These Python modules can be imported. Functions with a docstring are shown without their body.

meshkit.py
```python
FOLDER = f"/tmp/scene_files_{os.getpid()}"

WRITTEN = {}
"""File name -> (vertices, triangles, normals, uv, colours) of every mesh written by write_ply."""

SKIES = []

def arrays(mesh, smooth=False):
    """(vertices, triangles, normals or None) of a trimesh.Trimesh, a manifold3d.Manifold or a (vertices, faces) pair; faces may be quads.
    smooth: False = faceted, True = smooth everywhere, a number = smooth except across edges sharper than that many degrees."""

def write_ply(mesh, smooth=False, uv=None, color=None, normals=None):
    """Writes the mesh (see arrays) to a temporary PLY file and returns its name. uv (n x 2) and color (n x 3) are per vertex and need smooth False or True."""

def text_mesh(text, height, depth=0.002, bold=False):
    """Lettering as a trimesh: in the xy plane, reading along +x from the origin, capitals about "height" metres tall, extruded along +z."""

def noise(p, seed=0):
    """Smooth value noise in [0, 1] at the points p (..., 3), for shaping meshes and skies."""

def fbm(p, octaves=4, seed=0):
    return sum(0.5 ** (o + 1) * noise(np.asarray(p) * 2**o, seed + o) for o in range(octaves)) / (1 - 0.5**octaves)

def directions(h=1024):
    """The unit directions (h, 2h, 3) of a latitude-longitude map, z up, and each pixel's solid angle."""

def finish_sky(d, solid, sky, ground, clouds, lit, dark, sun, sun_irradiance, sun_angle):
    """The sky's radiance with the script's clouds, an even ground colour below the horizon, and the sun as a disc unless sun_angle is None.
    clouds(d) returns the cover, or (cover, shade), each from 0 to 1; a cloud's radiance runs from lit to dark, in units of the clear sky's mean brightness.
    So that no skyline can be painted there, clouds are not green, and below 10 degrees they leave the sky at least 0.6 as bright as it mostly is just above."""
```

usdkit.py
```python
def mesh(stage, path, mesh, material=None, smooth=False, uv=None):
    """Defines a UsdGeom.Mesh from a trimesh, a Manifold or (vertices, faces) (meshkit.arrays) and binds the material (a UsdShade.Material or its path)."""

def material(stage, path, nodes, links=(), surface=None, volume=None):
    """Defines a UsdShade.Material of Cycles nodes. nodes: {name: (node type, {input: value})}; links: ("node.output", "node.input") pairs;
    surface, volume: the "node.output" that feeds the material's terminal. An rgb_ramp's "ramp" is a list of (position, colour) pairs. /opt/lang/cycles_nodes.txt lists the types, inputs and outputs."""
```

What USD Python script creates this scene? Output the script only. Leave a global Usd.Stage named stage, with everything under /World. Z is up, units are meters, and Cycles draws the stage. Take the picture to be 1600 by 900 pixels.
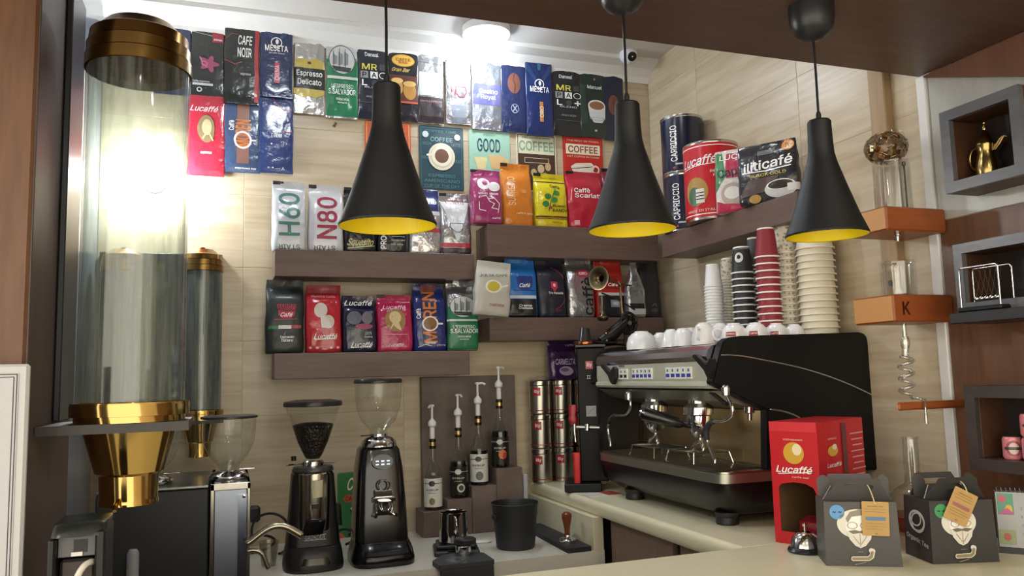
import math, random
import numpy as np
import trimesh
import shapely
from shapely.geometry import Polygon, box as sbox, Point
from shapely import affinity
import meshkit, usdkit
from pxr import Usd, UsdGeom, UsdLux, UsdShade, Gf, Sdf

stage = Usd.Stage.CreateInMemory()
UsdGeom.SetStageUpAxis(stage, UsdGeom.Tokens.z)
UsdGeom.SetStageMetersPerUnit(stage, 1.0)
W = UsdGeom.Xform.Define(stage, '/World')
stage.SetDefaultPrim(W.GetPrim())
random.seed(4)

# ------------------------------------------------------------------ camera
EYE = np.array([0, 0, 1.45]); FPX = 1250.0
_yaw, _pit, _rol = np.radians(19.8), np.radians(6.2), np.radians(-1.5)
_F = np.array([math.sin(_yaw) * math.cos(_pit), math.cos(_yaw) * math.cos(_pit), math.sin(_pit)])
_r = np.array([math.cos(_yaw), -math.sin(_yaw), 0]); _u = np.cross(_r, _F)
_R = math.cos(_rol) * _r + math.sin(_rol) * _u; _U = -math.sin(_rol) * _r + math.cos(_rol) * _u
cam = UsdGeom.Camera.Define(stage, '/World/camera')
cam.CreateHorizontalApertureAttr(36.0); cam.CreateVerticalApertureAttr(20.25)
cam.CreateFocalLengthAttr(36.0 * FPX / 1600)
cam.CreateClippingRangeAttr(Gf.Vec2f(0.05, 200))
cam.CreateExposureAttr(0.48)
cam.AddTransformOp().Set(Gf.Matrix4d(*_R, 0, *_U, 0, *(-_F), 0, *map(float, EYE), 1))

def dome(strength, color):
    d = UsdLux.DomeLight.Define(stage, '/World/room_light')
    d.CreateIntensityAttr(strength); d.CreateColorAttr(Gf.Vec3f(*color))
dome(0.64, (1.0, 0.92, 0.77))

def disk_light(path, loc, r, power, color, rot=(0, 0, 0)):
    l = UsdLux.DiskLight.Define(stage, path); l.CreateRadiusAttr(r); l.CreateIntensityAttr(power)
    l.CreateColorAttr(Gf.Vec3f(*color)); l.AddTranslateOp().Set(Gf.Vec3d(*loc)); l.AddRotateXYZOp().Set(Gf.Vec3f(*rot))
    return l

# ------------------------------------------------------------------ points on real planes of the room
def ray(px, py): return _F + (px - 800) / FPX * _R - (py - 450) / FPX * _U
def on_y(px, py, Y): d = ray(px, py); return EYE + d * (Y / d[1])
def on_x(px, py, X): d = ray(px, py); return EYE + d * (X / d[0])
def on_z(px, py, Z): d = ray(px, py); return EYE + d * ((Z - EYE[2]) / d[2])
BACK, RIGHT, LEFT = 3.12, 1.81, -0.43
BAR, LOW, CEIL = 1.02, 0.86, 2.84

# ------------------------------------------------------------------ materials
def C(h):
    h = h.lstrip('#'); c = np.array([int(h[i:i + 2], 16) / 255 for i in (0, 2, 4)])
    return tuple(np.where(c <= 0.04045, c / 12.92, ((c + 0.055) / 1.055) ** 2.4))
_mats = {}
def mat(name, nodes, links, surface='p.BSDF'):
    if name not in _mats:
        _mats[name] = usdkit.material(stage, '/World/Looks/' + name, nodes, links, surface=surface)
    return _mats[name]
def plain(hexc, rough=0.5, metal=0.0, coat=0.0, bump=0.0, bscale=60, spec=0.5, **kw):
    n = f"surface_{hexc.lstrip('#').lower()}_{int(rough*100)}_{int(metal*100)}_{int(coat*100)}_{int(bump*1000)}_{int(spec*100)}"
    if n in _mats: return _mats[n]
    p = {'base_color': C(hexc), 'roughness': rough, 'metallic': metal, 'coat_weight': coat, 'coat_roughness': 0.08, 'specular_ior_level': spec, **kw}
    nodes, links = {'p': ('principled_bsdf', p)}, []
    if bump:
        nodes |= {'tc': ('texture_coordinate', {}), 'n': ('noise_texture', {'scale': bscale, 'detail': 4.0}), 'b': ('bump', {'strength': bump, 'distance': 0.01})}
        links += [('tc.object', 'n.vector'), ('n.fac', 'b.height'), ('b.normal', 'p.normal')]
    return mat(n, nodes, links)
def soft(h, k=0.14):
    c = [int(h.lstrip('#')[i:i + 2], 16) for i in (0, 2, 4)]; g = sum(c) / 3
    return '%02x%02x%02x' % tuple(int(round(v + (g - v) * k)) for v in c)
def plastic(h): return plain(soft(h), 0.2, 0, 0.5, 0.5, 24)           # glossy crinkled coffee bag film
def matte_film(h): return plain(soft(h), 0.42, 0, 0.15, 0.3, 22)
def foil(h='#c4c6c8'): return plain(h, 0.24, 0.85, 0.2, 0.6, 26)
def ink(h): return plain(soft(h), 0.34, 0, 0.25)
def steel(h='#b9b9b6', r=0.22): return plain(h, r, 1.0)
def wood(name, a, b, scale=(1, 1, 1), rough=0.45, ringscale=6.0, bump=0.08, spec=0.4):
    nodes = {'tc': ('texture_coordinate', {}), 'm': ('mapping', {'scale': scale}),
             'n': ('noise_texture', {'scale': ringscale, 'detail': 6.0, 'roughness': 0.62, 'distortion': 0.6}),
             'n2': ('noise_texture', {'scale': ringscale * 5, 'detail': 3.0}),
             'mx': ('mix', {'mix_type': 'mix', 'fac': 0.35}),
             'r': ('rgb_ramp', {'ramp': [(0.28, C(a)), (0.5, tuple((np.array(C(a)) + np.array(C(b))) / 2)), (0.72, C(b))]}),
             'b': ('bump', {'strength': bump, 'distance': 0.004}),
             'p': ('principled_bsdf', {'roughness': rough, 'specular_ior_level': spec})}
    links = [('tc.object', 'm.vector'), ('m.vector', 'n.vector'), ('m.vector', 'n2.vector'), ('n.color', 'mx.color1'), ('n2.color', 'mx.color2'),
             ('mx.color', 'r.fac'), ('r.color', 'p.base_color'), ('n2.fac', 'b.height'), ('b.normal', 'p.normal')]
    return mat(name, nodes, links)
def pane(name, tint=(0.93, 0.95, 0.94), base=0.035, rough=0.03):
    nodes = {'t': ('transparent_bsdf', {'color': tint}), 'g': ('glossy_bsdf', {'color': (1, 1, 1), 'roughness': rough}),
             'f': ('layer_weight', {'blend': 0.5}), 'w': ('math', {'math_type': 'power', 'value2': 3.5}), 'a': ('math', {'math_type': 'multiply_add', 'value2': 0.55, 'value3': base}), 'm': ('mix_closure', {})}
    return mat(name, nodes, [('f.facing', 'w.value1'), ('w.value', 'a.value1'), ('a.value', 'm.fac'), ('t.BSDF', 'm.closure1'), ('g.BSDF', 'm.closure2')], 'm.closure')
def lamp_mat(name, color, strength):
    return mat(name, {'e': ('emission', {'color': color, 'strength': strength})}, [], 'e.emission')

BLACK = plain('#0f0f11', 0.4, spec=0.3); BLACKG = plain('#0a0a0c', 0.2, 0, 0.2, spec=0.35); RUBBER = plain('#26272a', 0.62)
CHROME = steel('#d8d8d6', 0.1); STEEL = steel('#a9a9a4', 0.28); BRASS = steel('#bfa264', 0.12); WHITE = plain('#e8e8e6', 0.4)
GLASS = pane('clear_glass'); 

# ------------------------------------------------------------------ scene tree helpers
_used = {}
def numbered(parent, name):
    k = _used.get((parent, name), 0); _used[(parent, name)] = k + 1
    return f'{parent}/{name}' + (f'_{k:03d}' if k else '')
def tag(prim, label=None, cat=None, group=None, kind=None):
    for k, v in (('label', label), ('category', cat), ('group', group), ('kind', kind)):
        if v: prim.SetCustomDataByKey(k, v)
    return prim
def thing(name, label, cat, loc=(0, 0, 0), rz=0, group=None, rx=0, ry=0, sz=None):
    x = UsdGeom.Xform.Define(stage, numbered('/World', name))
    x.AddTranslateOp().Set(Gf.Vec3d(*map(float, loc)))
    if rz: x.AddRotateZOp().Set(float(rz))
    if ry: x.AddRotateYOp().Set(float(ry))
    if rx: x.AddRotateXOp().Set(float(rx))
    if sz: x.AddScaleOp().Set(Gf.Vec3f(1, 1, sz))
    return tag(x.GetPrim(), label, cat, group)
def dup(src, loc, label, rz=0, group=None, s=None):
    was = src.GetCustomData()
    x = UsdGeom.Xform.Define(stage, numbered('/World', src.GetName().rstrip('0123456789_')))
    x.GetPrim().GetReferences().AddInternalReference(src.GetPath())
    x.ClearXformOpOrder()
    x.AddTranslateOp(opSuffix='at').Set(Gf.Vec3d(*map(float, loc)))
    x.AddRotateZOp(opSuffix='turn').Set(float(rz))
    if s: x.AddScaleOp(opSuffix='size').Set(Gf.Vec3f(s, s, s))
    tag(x.GetPrim(), label, was['category'], group or was.get('group'))
    x.GetPrim().SetInstanceable(True)
    return x.GetPrim()
def part(parent, name, m, material, smooth=False, label=None, kind=None):
    path = numbered(str(parent.GetPath()), name)
    g = usdkit.mesh(stage, path, m, material, smooth)
    return tag(g.GetPrim(), label, kind=kind)
def top(name, m, material, label, cat, group=None, smooth=False):
    g = usdkit.mesh(stage, numbered('/World', name), m, material, smooth)
    return tag(g.GetPrim(), label, cat, group)
def struct(name, m, material, label=None, smooth=False):
    g = usdkit.mesh(stage, numbered('/World', name), m, material, smooth)
    return tag(g.GetPrim(), label, None, None, 'structure')

# ------------------------------------------------------------------ meshes
def bx(x0, x1, y0, y1, z0, z1, b=0.0):
    if not b:
        m = trimesh.creation.box((x1 - x0, y1 - y0, z1 - z0)); m.apply_translation(((x0 + x1) / 2, (y0 + y1) / 2, (z0 + z1) / 2)); return m
    b = min(b, (x1 - x0) / 2.01, (y1 - y0) / 2.01, (z1 - z0) / 2.01); pts = []
    for x, sx in ((x0, 1), (x1, -1)):
        for y, sy in ((y0, 1), (y1, -1)):
            for z, sz in ((z0, 1), (z1, -1)):
                pts += [(x, y + sy * b, z + sz * b), (x + sx * b, y, z + sz * b), (x + sx * b, y + sy * b, z)]
    return trimesh.convex.convex_hull(np.array(pts))
def grid_faces(nr, nc, wrap):
    i, j = np.meshgrid(np.arange(nr - 1), np.arange(nc if wrap else nc - 1), indexing='ij'); j2 = (j + 1) % nc
    q = np.stack([i * nc + j, i * nc + j2, (i + 1) * nc + j2, (i + 1) * nc + j], -1).reshape(-1, 4)
    return np.vstack([q[:, [0, 1, 2]], q[:, [0, 2, 3]]])
def lathe(prof, n=32, at=(0, 0, 0), axis='z', caps=True):
    p = np.array(prof, float); a = np.arange(n) * 2 * np.pi / n
    v = np.stack([p[:, :1] * np.cos(a), p[:, :1] * np.sin(a), np.repeat(p[:, 1:], n, 1)], -1).reshape(-1, 3)
    f = [grid_faces(len(p), n, True)]
    if caps:
        for row, flip in ((0, True), (len(p) - 1, False)):
            if p[row, 0] > 1e-5:
                c = len(v); v = np.vstack([v, [[0, 0, p[row, 1]]]]); k = np.arange(n)
                t = np.stack([np.full(n, c), row * n + k, row * n + (k + 1) % n], 1); f.append(t[:, ::-1] if flip else t)
    if axis == 'y': v = v[:, [0, 2, 1]] * (1, -1, 1)      # local z runs towards -y
    if axis == 'x': v = v[:, [2, 1, 0]] * (-1, 1, 1)      # local z runs towards -x
    f = np.vstack(f)
    m = trimesh.Trimesh(v + np.array(at), f, process=False); m.update_faces(m.nondegenerate_faces()); return m
def tube(path, r, n=8):
    p = np.asarray(path, float); t = np.gradient(p, axis=0); t /= np.linalg.norm(t, axis=1, keepdims=True) + 1e-12
    ref = np.array([0, 0, 1.0]) if abs(t[0][2]) < 0.9 else np.array([1.0, 0, 0])
    a = np.cross(t[0], ref); a /= np.linalg.norm(a); A = []
    for k in range(len(p)):
        a = a - t[k] * (a @ t[k]); a /= np.linalg.norm(a) + 1e-12; A.append(a)
    A = np.array(A); B = np.cross(t, A); ang = np.arange(n) * 2 * np.pi / n
    rr = np.broadcast_to(np.asarray(r, float), (len(p),))[:, None, None]
    v = (p[:, None] + rr * (np.cos(ang)[None, :, None] * A[:, None] + np.sin(ang)[None, :, None] * B[:, None])).reshape(-1, 3)
    f = [grid_faces(len(p), n, True)]; k = np.arange(1, n - 1)
    f.append(np.stack([np.zeros_like(k), k + 1, k], 1)); o = (len(p) - 1) * n; f.append(np.stack([np.full_like(k, o), o + k, o + k + 1], 1))
    return trimesh.Trimesh(v, np.vstack(f), process=False)
def curve(pts, n=24):
    from scipy.interpolate import CubicSpline
    p = np.array(pts, float); d = np.r_[0, np.cumsum(np.linalg.norm(np.diff(p, axis=0), axis=1))]
    return CubicSpline(d, p)(np.linspace(0, d[-1], n))
def loft(secs, n=32):
    """secs: (z, cx, cy, half_x, half_y, exponent): a body of superellipse sections."""
    a = np.arange(n) * 2 * np.pi / n; c, s = np.cos(a), np.sin(a); v = []
    for z, cx, cy, hx, hy, e in secs:
        v.append(np.stack([cx + hx * np.sign(c) * np.abs(c) ** (2 / e), cy + hy * np.sign(s) * np.abs(s) ** (2 / e), np.full(n, z)], 1))
    v = np.vstack(v); f = [grid_faces(len(secs), n, True)]
    for row, flip in ((0, True), (len(secs) - 1, False)):
        k = len(v); v = np.vstack([v, [[secs[row][1], secs[row][2], secs[row][0]]]]); i = np.arange(n)
        t = np.stack([np.full(n, k), row * n + i, row * n + (i + 1) % n], 1); f.append(t[:, ::-1] if flip else t)
    return trimesh.Trimesh(v, np.vstack(f), process=False)
def extrude(poly, h, plane='xy', at=(0, 0, 0)):
    if not isinstance(poly, shapely.Geometry): poly = Polygon(poly)
    m = trimesh.util.concatenate([trimesh.creation.extrude_polygon(g, h, engine='earcut') for g in getattr(poly, 'geoms', [poly])])
    v = np.array(m.vertices)
    if plane == 'xz': v = np.stack([v[:, 0], -v[:, 2], v[:, 1]], 1)      # outline in x,z; thickness towards -y
    if plane == 'yz': v = np.stack([-v[:, 2], -v[:, 0], v[:, 1]], 1)     # outline seen from -x: u runs to -y; thickness towards -x
    return trimesh.Trimesh(v + np.array(at), m.faces, process=False)
def join(*ms): return trimesh.util.concatenate(list(ms))
def shift(m, *d): m = m.copy(); m.apply_translation(d); return m
def rot(m, deg, axis, at=(0, 0, 0)):
    m = m.copy(); m.apply_transform(trimesh.transformations.rotation_matrix(np.radians(deg), axis, at)); return m
def rrect(w, h, r): return sbox(-w / 2 + r, -h / 2 + r, w / 2 - r, h / 2 - r).buffer(r, 6) if r else sbox(-w / 2, -h / 2, w / 2, h / 2)

# ------------------------------------------------------------------ flat print (lettering, emblems) as thin geometry that follows the surface
_txt = {}
def text2d(s, bold=True):
    if (s, bold) not in _txt:
        m = meshkit.text_mesh(s, 1.0, 0.1, bold); v, f = np.array(m.vertices), np.array(m.faces)
        keep = (v[f][:, :, 2] > 0.05).all(1); f = f[keep]; ids, inv = np.unique(f, return_inverse=True)
        p = v[ids, :2]; p = (p - p.min(0)) / np.maximum(np.ptp(p, axis=0), 1e-6) - 0.5
        _txt[s, bold] = p, inv.reshape(-1, 3)
    return _txt[s, bold]
def poly2d(g):
    out_v, out_f, n = [], [], 0
    for q in getattr(g, 'geoms', [g]):
        v, f = trimesh.creation.triangulate_polygon(q, engine='earcut'); out_v.append(v); out_f.append(np.array(f) + n); n += len(v)
    return np.vstack(out_v), np.vstack(out_f)
def line(pts, w): return shapely.LineString(pts).buffer(w / 2, 4)
def art(item, w, h):
    """item -> (part name, 2-D vertices, triangles, colour). x and z of items are fractions of w and h; x from the centre, z from the bottom."""
    k = item[0]
    if k == 't':
        _, s, cx, cz, tw, th, col = item[:7]; deg = item[7] if len(item) > 7 else 0; sh = item[8] if len(item) > 8 else 0
        p, f = text2d(s); p = p * (tw * w, th * h); p = p + np.stack([p[:, 1] * sh, 0 * p[:, 1]], 1)
        a = np.radians(deg); p = p @ np.array([[math.cos(a), math.sin(a)], [-math.sin(a), math.cos(a)]])
        return 'lettering', p + (cx * w, cz * h), f, col
    if k == 'r':
        _, cx, cz, tw, th, col = item[:6]; g = rrect(tw * w, th * h, item[6] if len(item) > 6 else 0)
        v, f = poly2d(g); return 'printed_panel', v + (cx * w, cz * h), f, col
    if k == 'e':
        _, cx, cz, tw, th, col = item[:6]; g = affinity.scale(Point(0, 0).buffer(0.5, 12), tw * w, th * h)
        if len(item) > 6: g = g.difference(affinity.scale(g, item[6], item[6]))
        v, f = poly2d(g); return 'printed_emblem', v + (cx * w, cz * h), f, col
    if k == 'p':
        _, pts, col = item[:3]; g = Polygon([(x * w, z * h) for x, z in pts]).buffer(0); v, f = poly2d(g); return 'printed_motif', v, f, col
    if k == 'l':
        _, pts, lw, col = item[:4]; g = line([(x * w, z * h) for x, z in pts], lw); v, f = poly2d(g); return 'printed_line', v, f, col
def dense(v2, f, size):
    v, f = trimesh.remesh.subdivide_to_size(np.c_[v2, np.zeros(len(v2))], f, size, max_iter=12); return np.asarray(v)[:, :2], np.asarray(f)
def prints(parent, items, w, h, place, size=0.012, off=0.0008, finish=ink):
    """Each item becomes one part. place(v2, offset) -> 3-D points."""
    run, level = [], 0
    def flush():
        nonlocal level
        if run:
            vs, fs, n = [], [], 0
            for _, v, f, c in run: vs.append(v); fs.append(f + n); n += len(v)
            v2, f = dense(np.vstack(vs), np.vstack(fs), size)
            m = finish(run[0][3]) if isinstance(run[0][3], str) else run[0][3]
            part(parent, run[0][0], trimesh.Trimesh(place(v2, off + level * 0.00035), f, process=False), m); level += 1; run.clear()
    for it in items:
        a = art(it, w, h)
        flush(); run.append(a)
    flush()

def bag(name, label, x, y, z, w, h, d, material, items=(), group=None, rz=0, rx=0, flat=False, seed=1, clip=None, cat='coffee bag', topw=0.95, rough=1.0, ry=0, fold=0.86):
    """A filled pouch standing at (x, y, z) (y: its middle), its front towards -y; flat: an emptied bag pinned to the wall."""
    t = thing(name, label, cat, (x, y, z), rz, group, rx, ry)
    nr, nc = 26, 19
    V = np.r_[0, 0.012, 0.04, np.linspace(0.085, 1, nr - 3)]; S = np.linspace(-1, 1, nc); sx = np.sin(S * np.pi / 2)
    if flat:
        hw = np.full(nr, w / 2); hd = np.full(nr, d / 2) * np.clip(np.minimum(V, 1 - V) * 12, 0.15, 1); ex = np.full(nr, 3.0)
    else:
        hw = w / 2 * np.interp(V, [0, 0.05, 0.5, fold, 1], [0.95, 1.0, 1.0, topw + 0.02, topw]); ex = np.interp(V, [0, 0.6, 1], [5.0, 4.0, 2.5])
        hd = d / 2 * np.interp(V, [0, 0.02, 0.06, 0.2, 0.45, fold - 0.12, fold + 0.02, 1], [0.8, 0.92, 1.0, 1.04, 0.98, 0.66, 0.07, 0.05])
    wr = rough * (0.0035 if flat else 0.0045)
    X = hw[:, None] * sx[None]; Z = np.repeat(V[:, None] * h, nc, 1)
    base = hd[:, None] * (1 - np.abs(sx[None]) ** ex[:, None]).clip(0) ** (1 / ex[:, None])
    P = np.stack([X * 26, Z * 20, np.full_like(X, seed * 3.7)], -1)
    nz = (meshkit.fbm(P, 3, seed) - 0.5) * 2 * wr
    if not flat: nz = nz + (meshkit.noise(np.stack([X * 9 + Z * 14, Z * 5, X * 0 + seed], -1), seed) - 0.5) * wr * 1.2 * np.interp(V, [0, .5, .8, 1], [.3, .6, 1.5, .6])[:, None]
    edge = np.clip((1 - np.abs(sx[None])) * 5, 0, 1) * np.clip(V * 25, 0, 1)[:, None]
    Yf = -base - (nz * edge if not flat else nz); Yb = base * (0.9 if not flat else 0.2) + nz * (0.5 * edge if not flat else 0.0)
    if flat: Yb = np.maximum(Yb, Yf + 0.001)
    wob = (meshkit.noise(np.stack([V * 7, V * 0 + seed, V * 0], -1), 5) - 0.5) * w * 0.03; X = X + wob[:, None]
    fv = np.stack([X, Yf, Z], -1).reshape(-1, 3); bv = np.stack([X, Yb, Z], -1).reshape(-1, 3); n = len(fv); g = grid_faces(nr, nc, False)
    strip = []
    ring = [i * nc for i in range(nr)] + [(nr - 1) * nc + j for j in range(1, nc)] + [i * nc + nc - 1 for i in range(nr - 2, -1, -1)] + [j for j in range(nc - 2, 0, -1)]
    for a, b in zip(ring, ring[1:] + ring[:1]): strip += [(a, b, b + n), (a, b + n, a + n)]
    m = trimesh.Trimesh(np.vstack([fv, bv]), np.vstack([g, g[:, ::-1] + n, np.array(strip)]), process=False)
    part(t, 'body', m, material, 50)
    from scipy.interpolate import RegularGridInterpolator as RGI
    fy = RGI((V, S), Yf, bounds_error=False, fill_value=None); fw = lambda v: np.interp(v, V, hw); fo = lambda v: np.interp(v, V, wob)
    def place(p, off):
        v = np.clip(p[:, 1] / h, 0, 1); q = np.clip(p[:, 0] / fw(v), -1, 1); s = np.arcsin(q) * 2 / np.pi
        return np.stack([q * fw(v) + fo(v), fy(np.stack([v, s], 1)) - off, v * h], 1)
    if items: prints(t, items, w, h, place)
    if clip:
        cx = clip * w * 0.36; part(t, 'seal_tape', bx(cx - w * .11, cx + w * .11, -0.004, 0.004, h * 0.955, h * 1.005, 0.001), plain('#17171a', 0.4))
    return t
# ------------------------------------------------------------------ the room
TILE = mat('travertine_tile', {'tc': ('geometry', {}), 'oi': ('object_info', {}), 'mu': ('math', {'math_type': 'multiply', 'value2': 17.0}),
    'off': ('combine_xyz', {}), 'ad': ('vector_math', {'math_type': 'add'}), 'm': ('mapping', {'scale': (1.8, 1.8, 30.0)}),
    'n': ('noise_texture', {'scale': 1.1, 'detail': 6.0, 'roughness': 0.62, 'distortion': 0.35}), 'm2': ('mapping', {'scale': (2.2, 2.2, 5.0)}),
    'n2': ('noise_texture', {'scale': 1.3, 'detail': 3.0}), 'mx': ('mix', {'fac': 0.32}),
    'r': ('rgb_ramp', {'ramp': [(0.28, C('#9f8c73')), (0.42, C('#b8a688')), (0.52, C('#c6b69b')), (0.68, C('#d6cab3'))]}),
    'p': ('principled_bsdf', {'roughness': 0.3, 'specular_ior_level': 0.4})},
    [('oi.random', 'mu.value1'), ('mu.value', 'off.z'), ('tc.position', 'ad.vector1'), ('off.vector', 'ad.vector2'), ('ad.vector', 'm.vector'), ('ad.vector', 'm2.vector'),
     ('m.vector', 'n.vector'), ('m2.vector', 'n2.vector'), ('n.color', 'mx.color1'), ('n2.color', 'mx.color2'), ('mx.color', 'r.fac'), ('r.color', 'p.base_color')])
GROUT = plain('#cdbfa5', 0.8); PAINT = plain('#d9d6d0', 0.7)
BROWN = wood('walnut_board', '#3a2a22', '#5c4638', (1.2, 6, 14), 0.42, 2.4)
BROWNV = wood('walnut_upright', '#4a3022', '#7c5840', (10, 10, 1.1), 0.35, 1.8)
DARKV = wood('dark_walnut_upright', '#3a2b25', '#54423a', (10, 10, 1.2), 0.4, 1.8)
SHELF = wood('shelf_laminate', '#54423b', '#776259', (1.3, 8, 16), 0.4, 2.2)
BEAM = wood('beam_laminate', '#4a332a', '#6a4f41', (1.2, 7, 12), 0.4, 1.8)
LAMG = wood('grey_laminate', '#a3a29d', '#b9b8b2', (8, 8, 1.2), 0.28, 2.0)
CREAM = plain('#dcd5b6', 0.33, 0, 0.1, 0.03, 40)

struct('floor', bx(-3.2, 3.0, -3.0, 3.3, -0.05, 0.0), plain('#8d8377', 0.4))
struct('ceiling', bx(-3.2, 3.0, -3.0, 3.3, CEIL, CEIL + 0.05), PAINT)
wb = struct('wall_back', bx(LEFT - 0.05, RIGHT + 0.1, BACK + 0.0014, BACK + 0.1, 0, CEIL), GROUT)
wr_ = struct('wall_right', bx(RIGHT + 0.0014, RIGHT + 0.1, -3.0, BACK + 0.1, 0, CEIL), GROUT)
struct('wall_left', bx(LEFT - 0.1, LEFT, 1.85, BACK + 0.1, 0, CEIL), plain('#8b9098', 0.16, 0, 0.3))
zs = np.arange(1.60 - 6 * 0.275, CEIL, 0.275); tg = 0.0007
def tiles(parent, a0, a1, start, face):
    for k, z in enumerate(zs):
        z0, z1 = max(z, 0.02), min(z + 0.275, CEIL - 0.001)
        if z1 - z0 < 0.02: continue
        x = start
        while x < a1:
            b0, b1 = max(x, a0), min(x + 0.6, a1); x += 0.6
            if b1 - b0 < 0.02: continue
            part(parent, 'tile', face(b0 + tg, b1 - tg, z0 + tg, z1 - tg), TILE)
tiles(wb, LEFT, RIGHT, 0.06 - 0.6, lambda a, b, c, d: bx(a, b, BACK, BACK + 0.008, c, d, 0.0007))
YT = 1.63
tiles(wr_, YT, BACK, YT - 0.1, lambda a, b, c, d: bx(RIGHT, RIGHT + 0.008, a, b, c, d, 0.0007))
# right wall, nearer part: pale laminate over brown boards
part(wr_, 'laminate_panel', bx(RIGHT - 0.004, RIGHT + 0.006, 0.2, YT - 0.022, 1.832, 2.24, 0.001), LAMG)
part(wr_, 'wood_panel', bx(RIGHT - 0.004, RIGHT + 0.006, 0.2, YT - 0.022, 0.0, 1.830, 0.001), BROWNV)
struct('trim_1', bx(RIGHT - 0.012, RIGHT + 0.006, YT - 0.02, YT + 0.012, 0.0, 2.24, 0.003), plain('#dcdcd8', 0.35))
struct('trim_2', bx(RIGHT - 0.03, RIGHT - 0.0005, 1.735, 1.795, 1.63, 2.4, 0.003), wood('tan_post', '#8d7454', '#b09570', (10, 10, 1.2), 0.45, 2.0), 'tan wooden upright post on the tiled wall')
# cornice along the back and right wall
cp = [(0, 0), (0.10, 0), (0.10, -0.018), (0.05, -0.03), (0.02, -0.06), (0.012, -0.085), (0, -0.085)]
co = trimesh.creation.extrude_polygon(Polygon(cp), RIGHT - LEFT, engine='earcut'); v = np.array(co.vertices)
struct('trim_3', trimesh.Trimesh(np.stack([LEFT + v[:, 2], BACK - v[:, 0] - 0.0005, CEIL - 0.0005 + v[:, 1]], 1), co.faces), plain('#e4e2dd', 0.6), 'white moulded cornice under the ceiling')
# beam over the bar with its wood soffit, and the pillar at left
struct('trim_4', bx(-1.2, RIGHT - 0.021, 0.85, 1.62, 2.235, CEIL - 0.001, 0.002), BEAM, 'dark brown wooden beam and soffit above the bar')
pil = struct('trim_5', bx(-0.9, -0.297, 1.45, 1.84, 0, 2.234, 0.004), BROWNV, 'red-brown wooden pillar at the left of the bar')
part(pil, 'side_board', bx(-0.299, -0.2935, 1.455, 1.838, 0, 2.234, 0.001), DARKV)
# ------------------------------------------------------------------ counters
t = thing('bar_counter', 'long cream bar counter in the foreground holding the two carton boxes', 'counter', (0, 0, 0))
part(t, 'worktop', bx(-1.2, RIGHT - 0.006, 1.05, 1.6995, BAR - 0.05, BAR, 0.008), CREAM)
part(t, 'front_panel', bx(-1.2, RIGHT - 0.006, 1.11, 1.15, 0.0, BAR - 0.0505), BROWNV)
t = thing('side_counter', 'cream worktop along the right wall carrying the espresso machine, with a brown wooden cabinet below', 'counter', (0, 0, 0))
y0, y1, xe = 1.7005, BACK - 0.0015, 1.18
lipc = Polygon([(xe + .010, BAR - .05), (RIGHT - .0015, BAR - .05), (RIGHT - .0015, BAR), (xe + .016, BAR), (xe + .007, BAR - .003), (xe + .001, BAR - .011), (xe, BAR - .022), (xe + .003, BAR - .041)])
part(t, 'worktop', extrude(lipc, y1 - y0, 'xz', (0, y1, 0)), CREAM, 35)
part(t, 'end_panel', bx(1.165, 1.203, 2.497, y1, 0, BAR - 0.0505, .002), plain('#d2cbae', 0.4))
d0, d1 = 1.845, 2.455
CABW = wood('cabinet_oak', '#6d5747', '#8d7564', (9, 9, 1.2), 0.45, 2.0)
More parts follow.
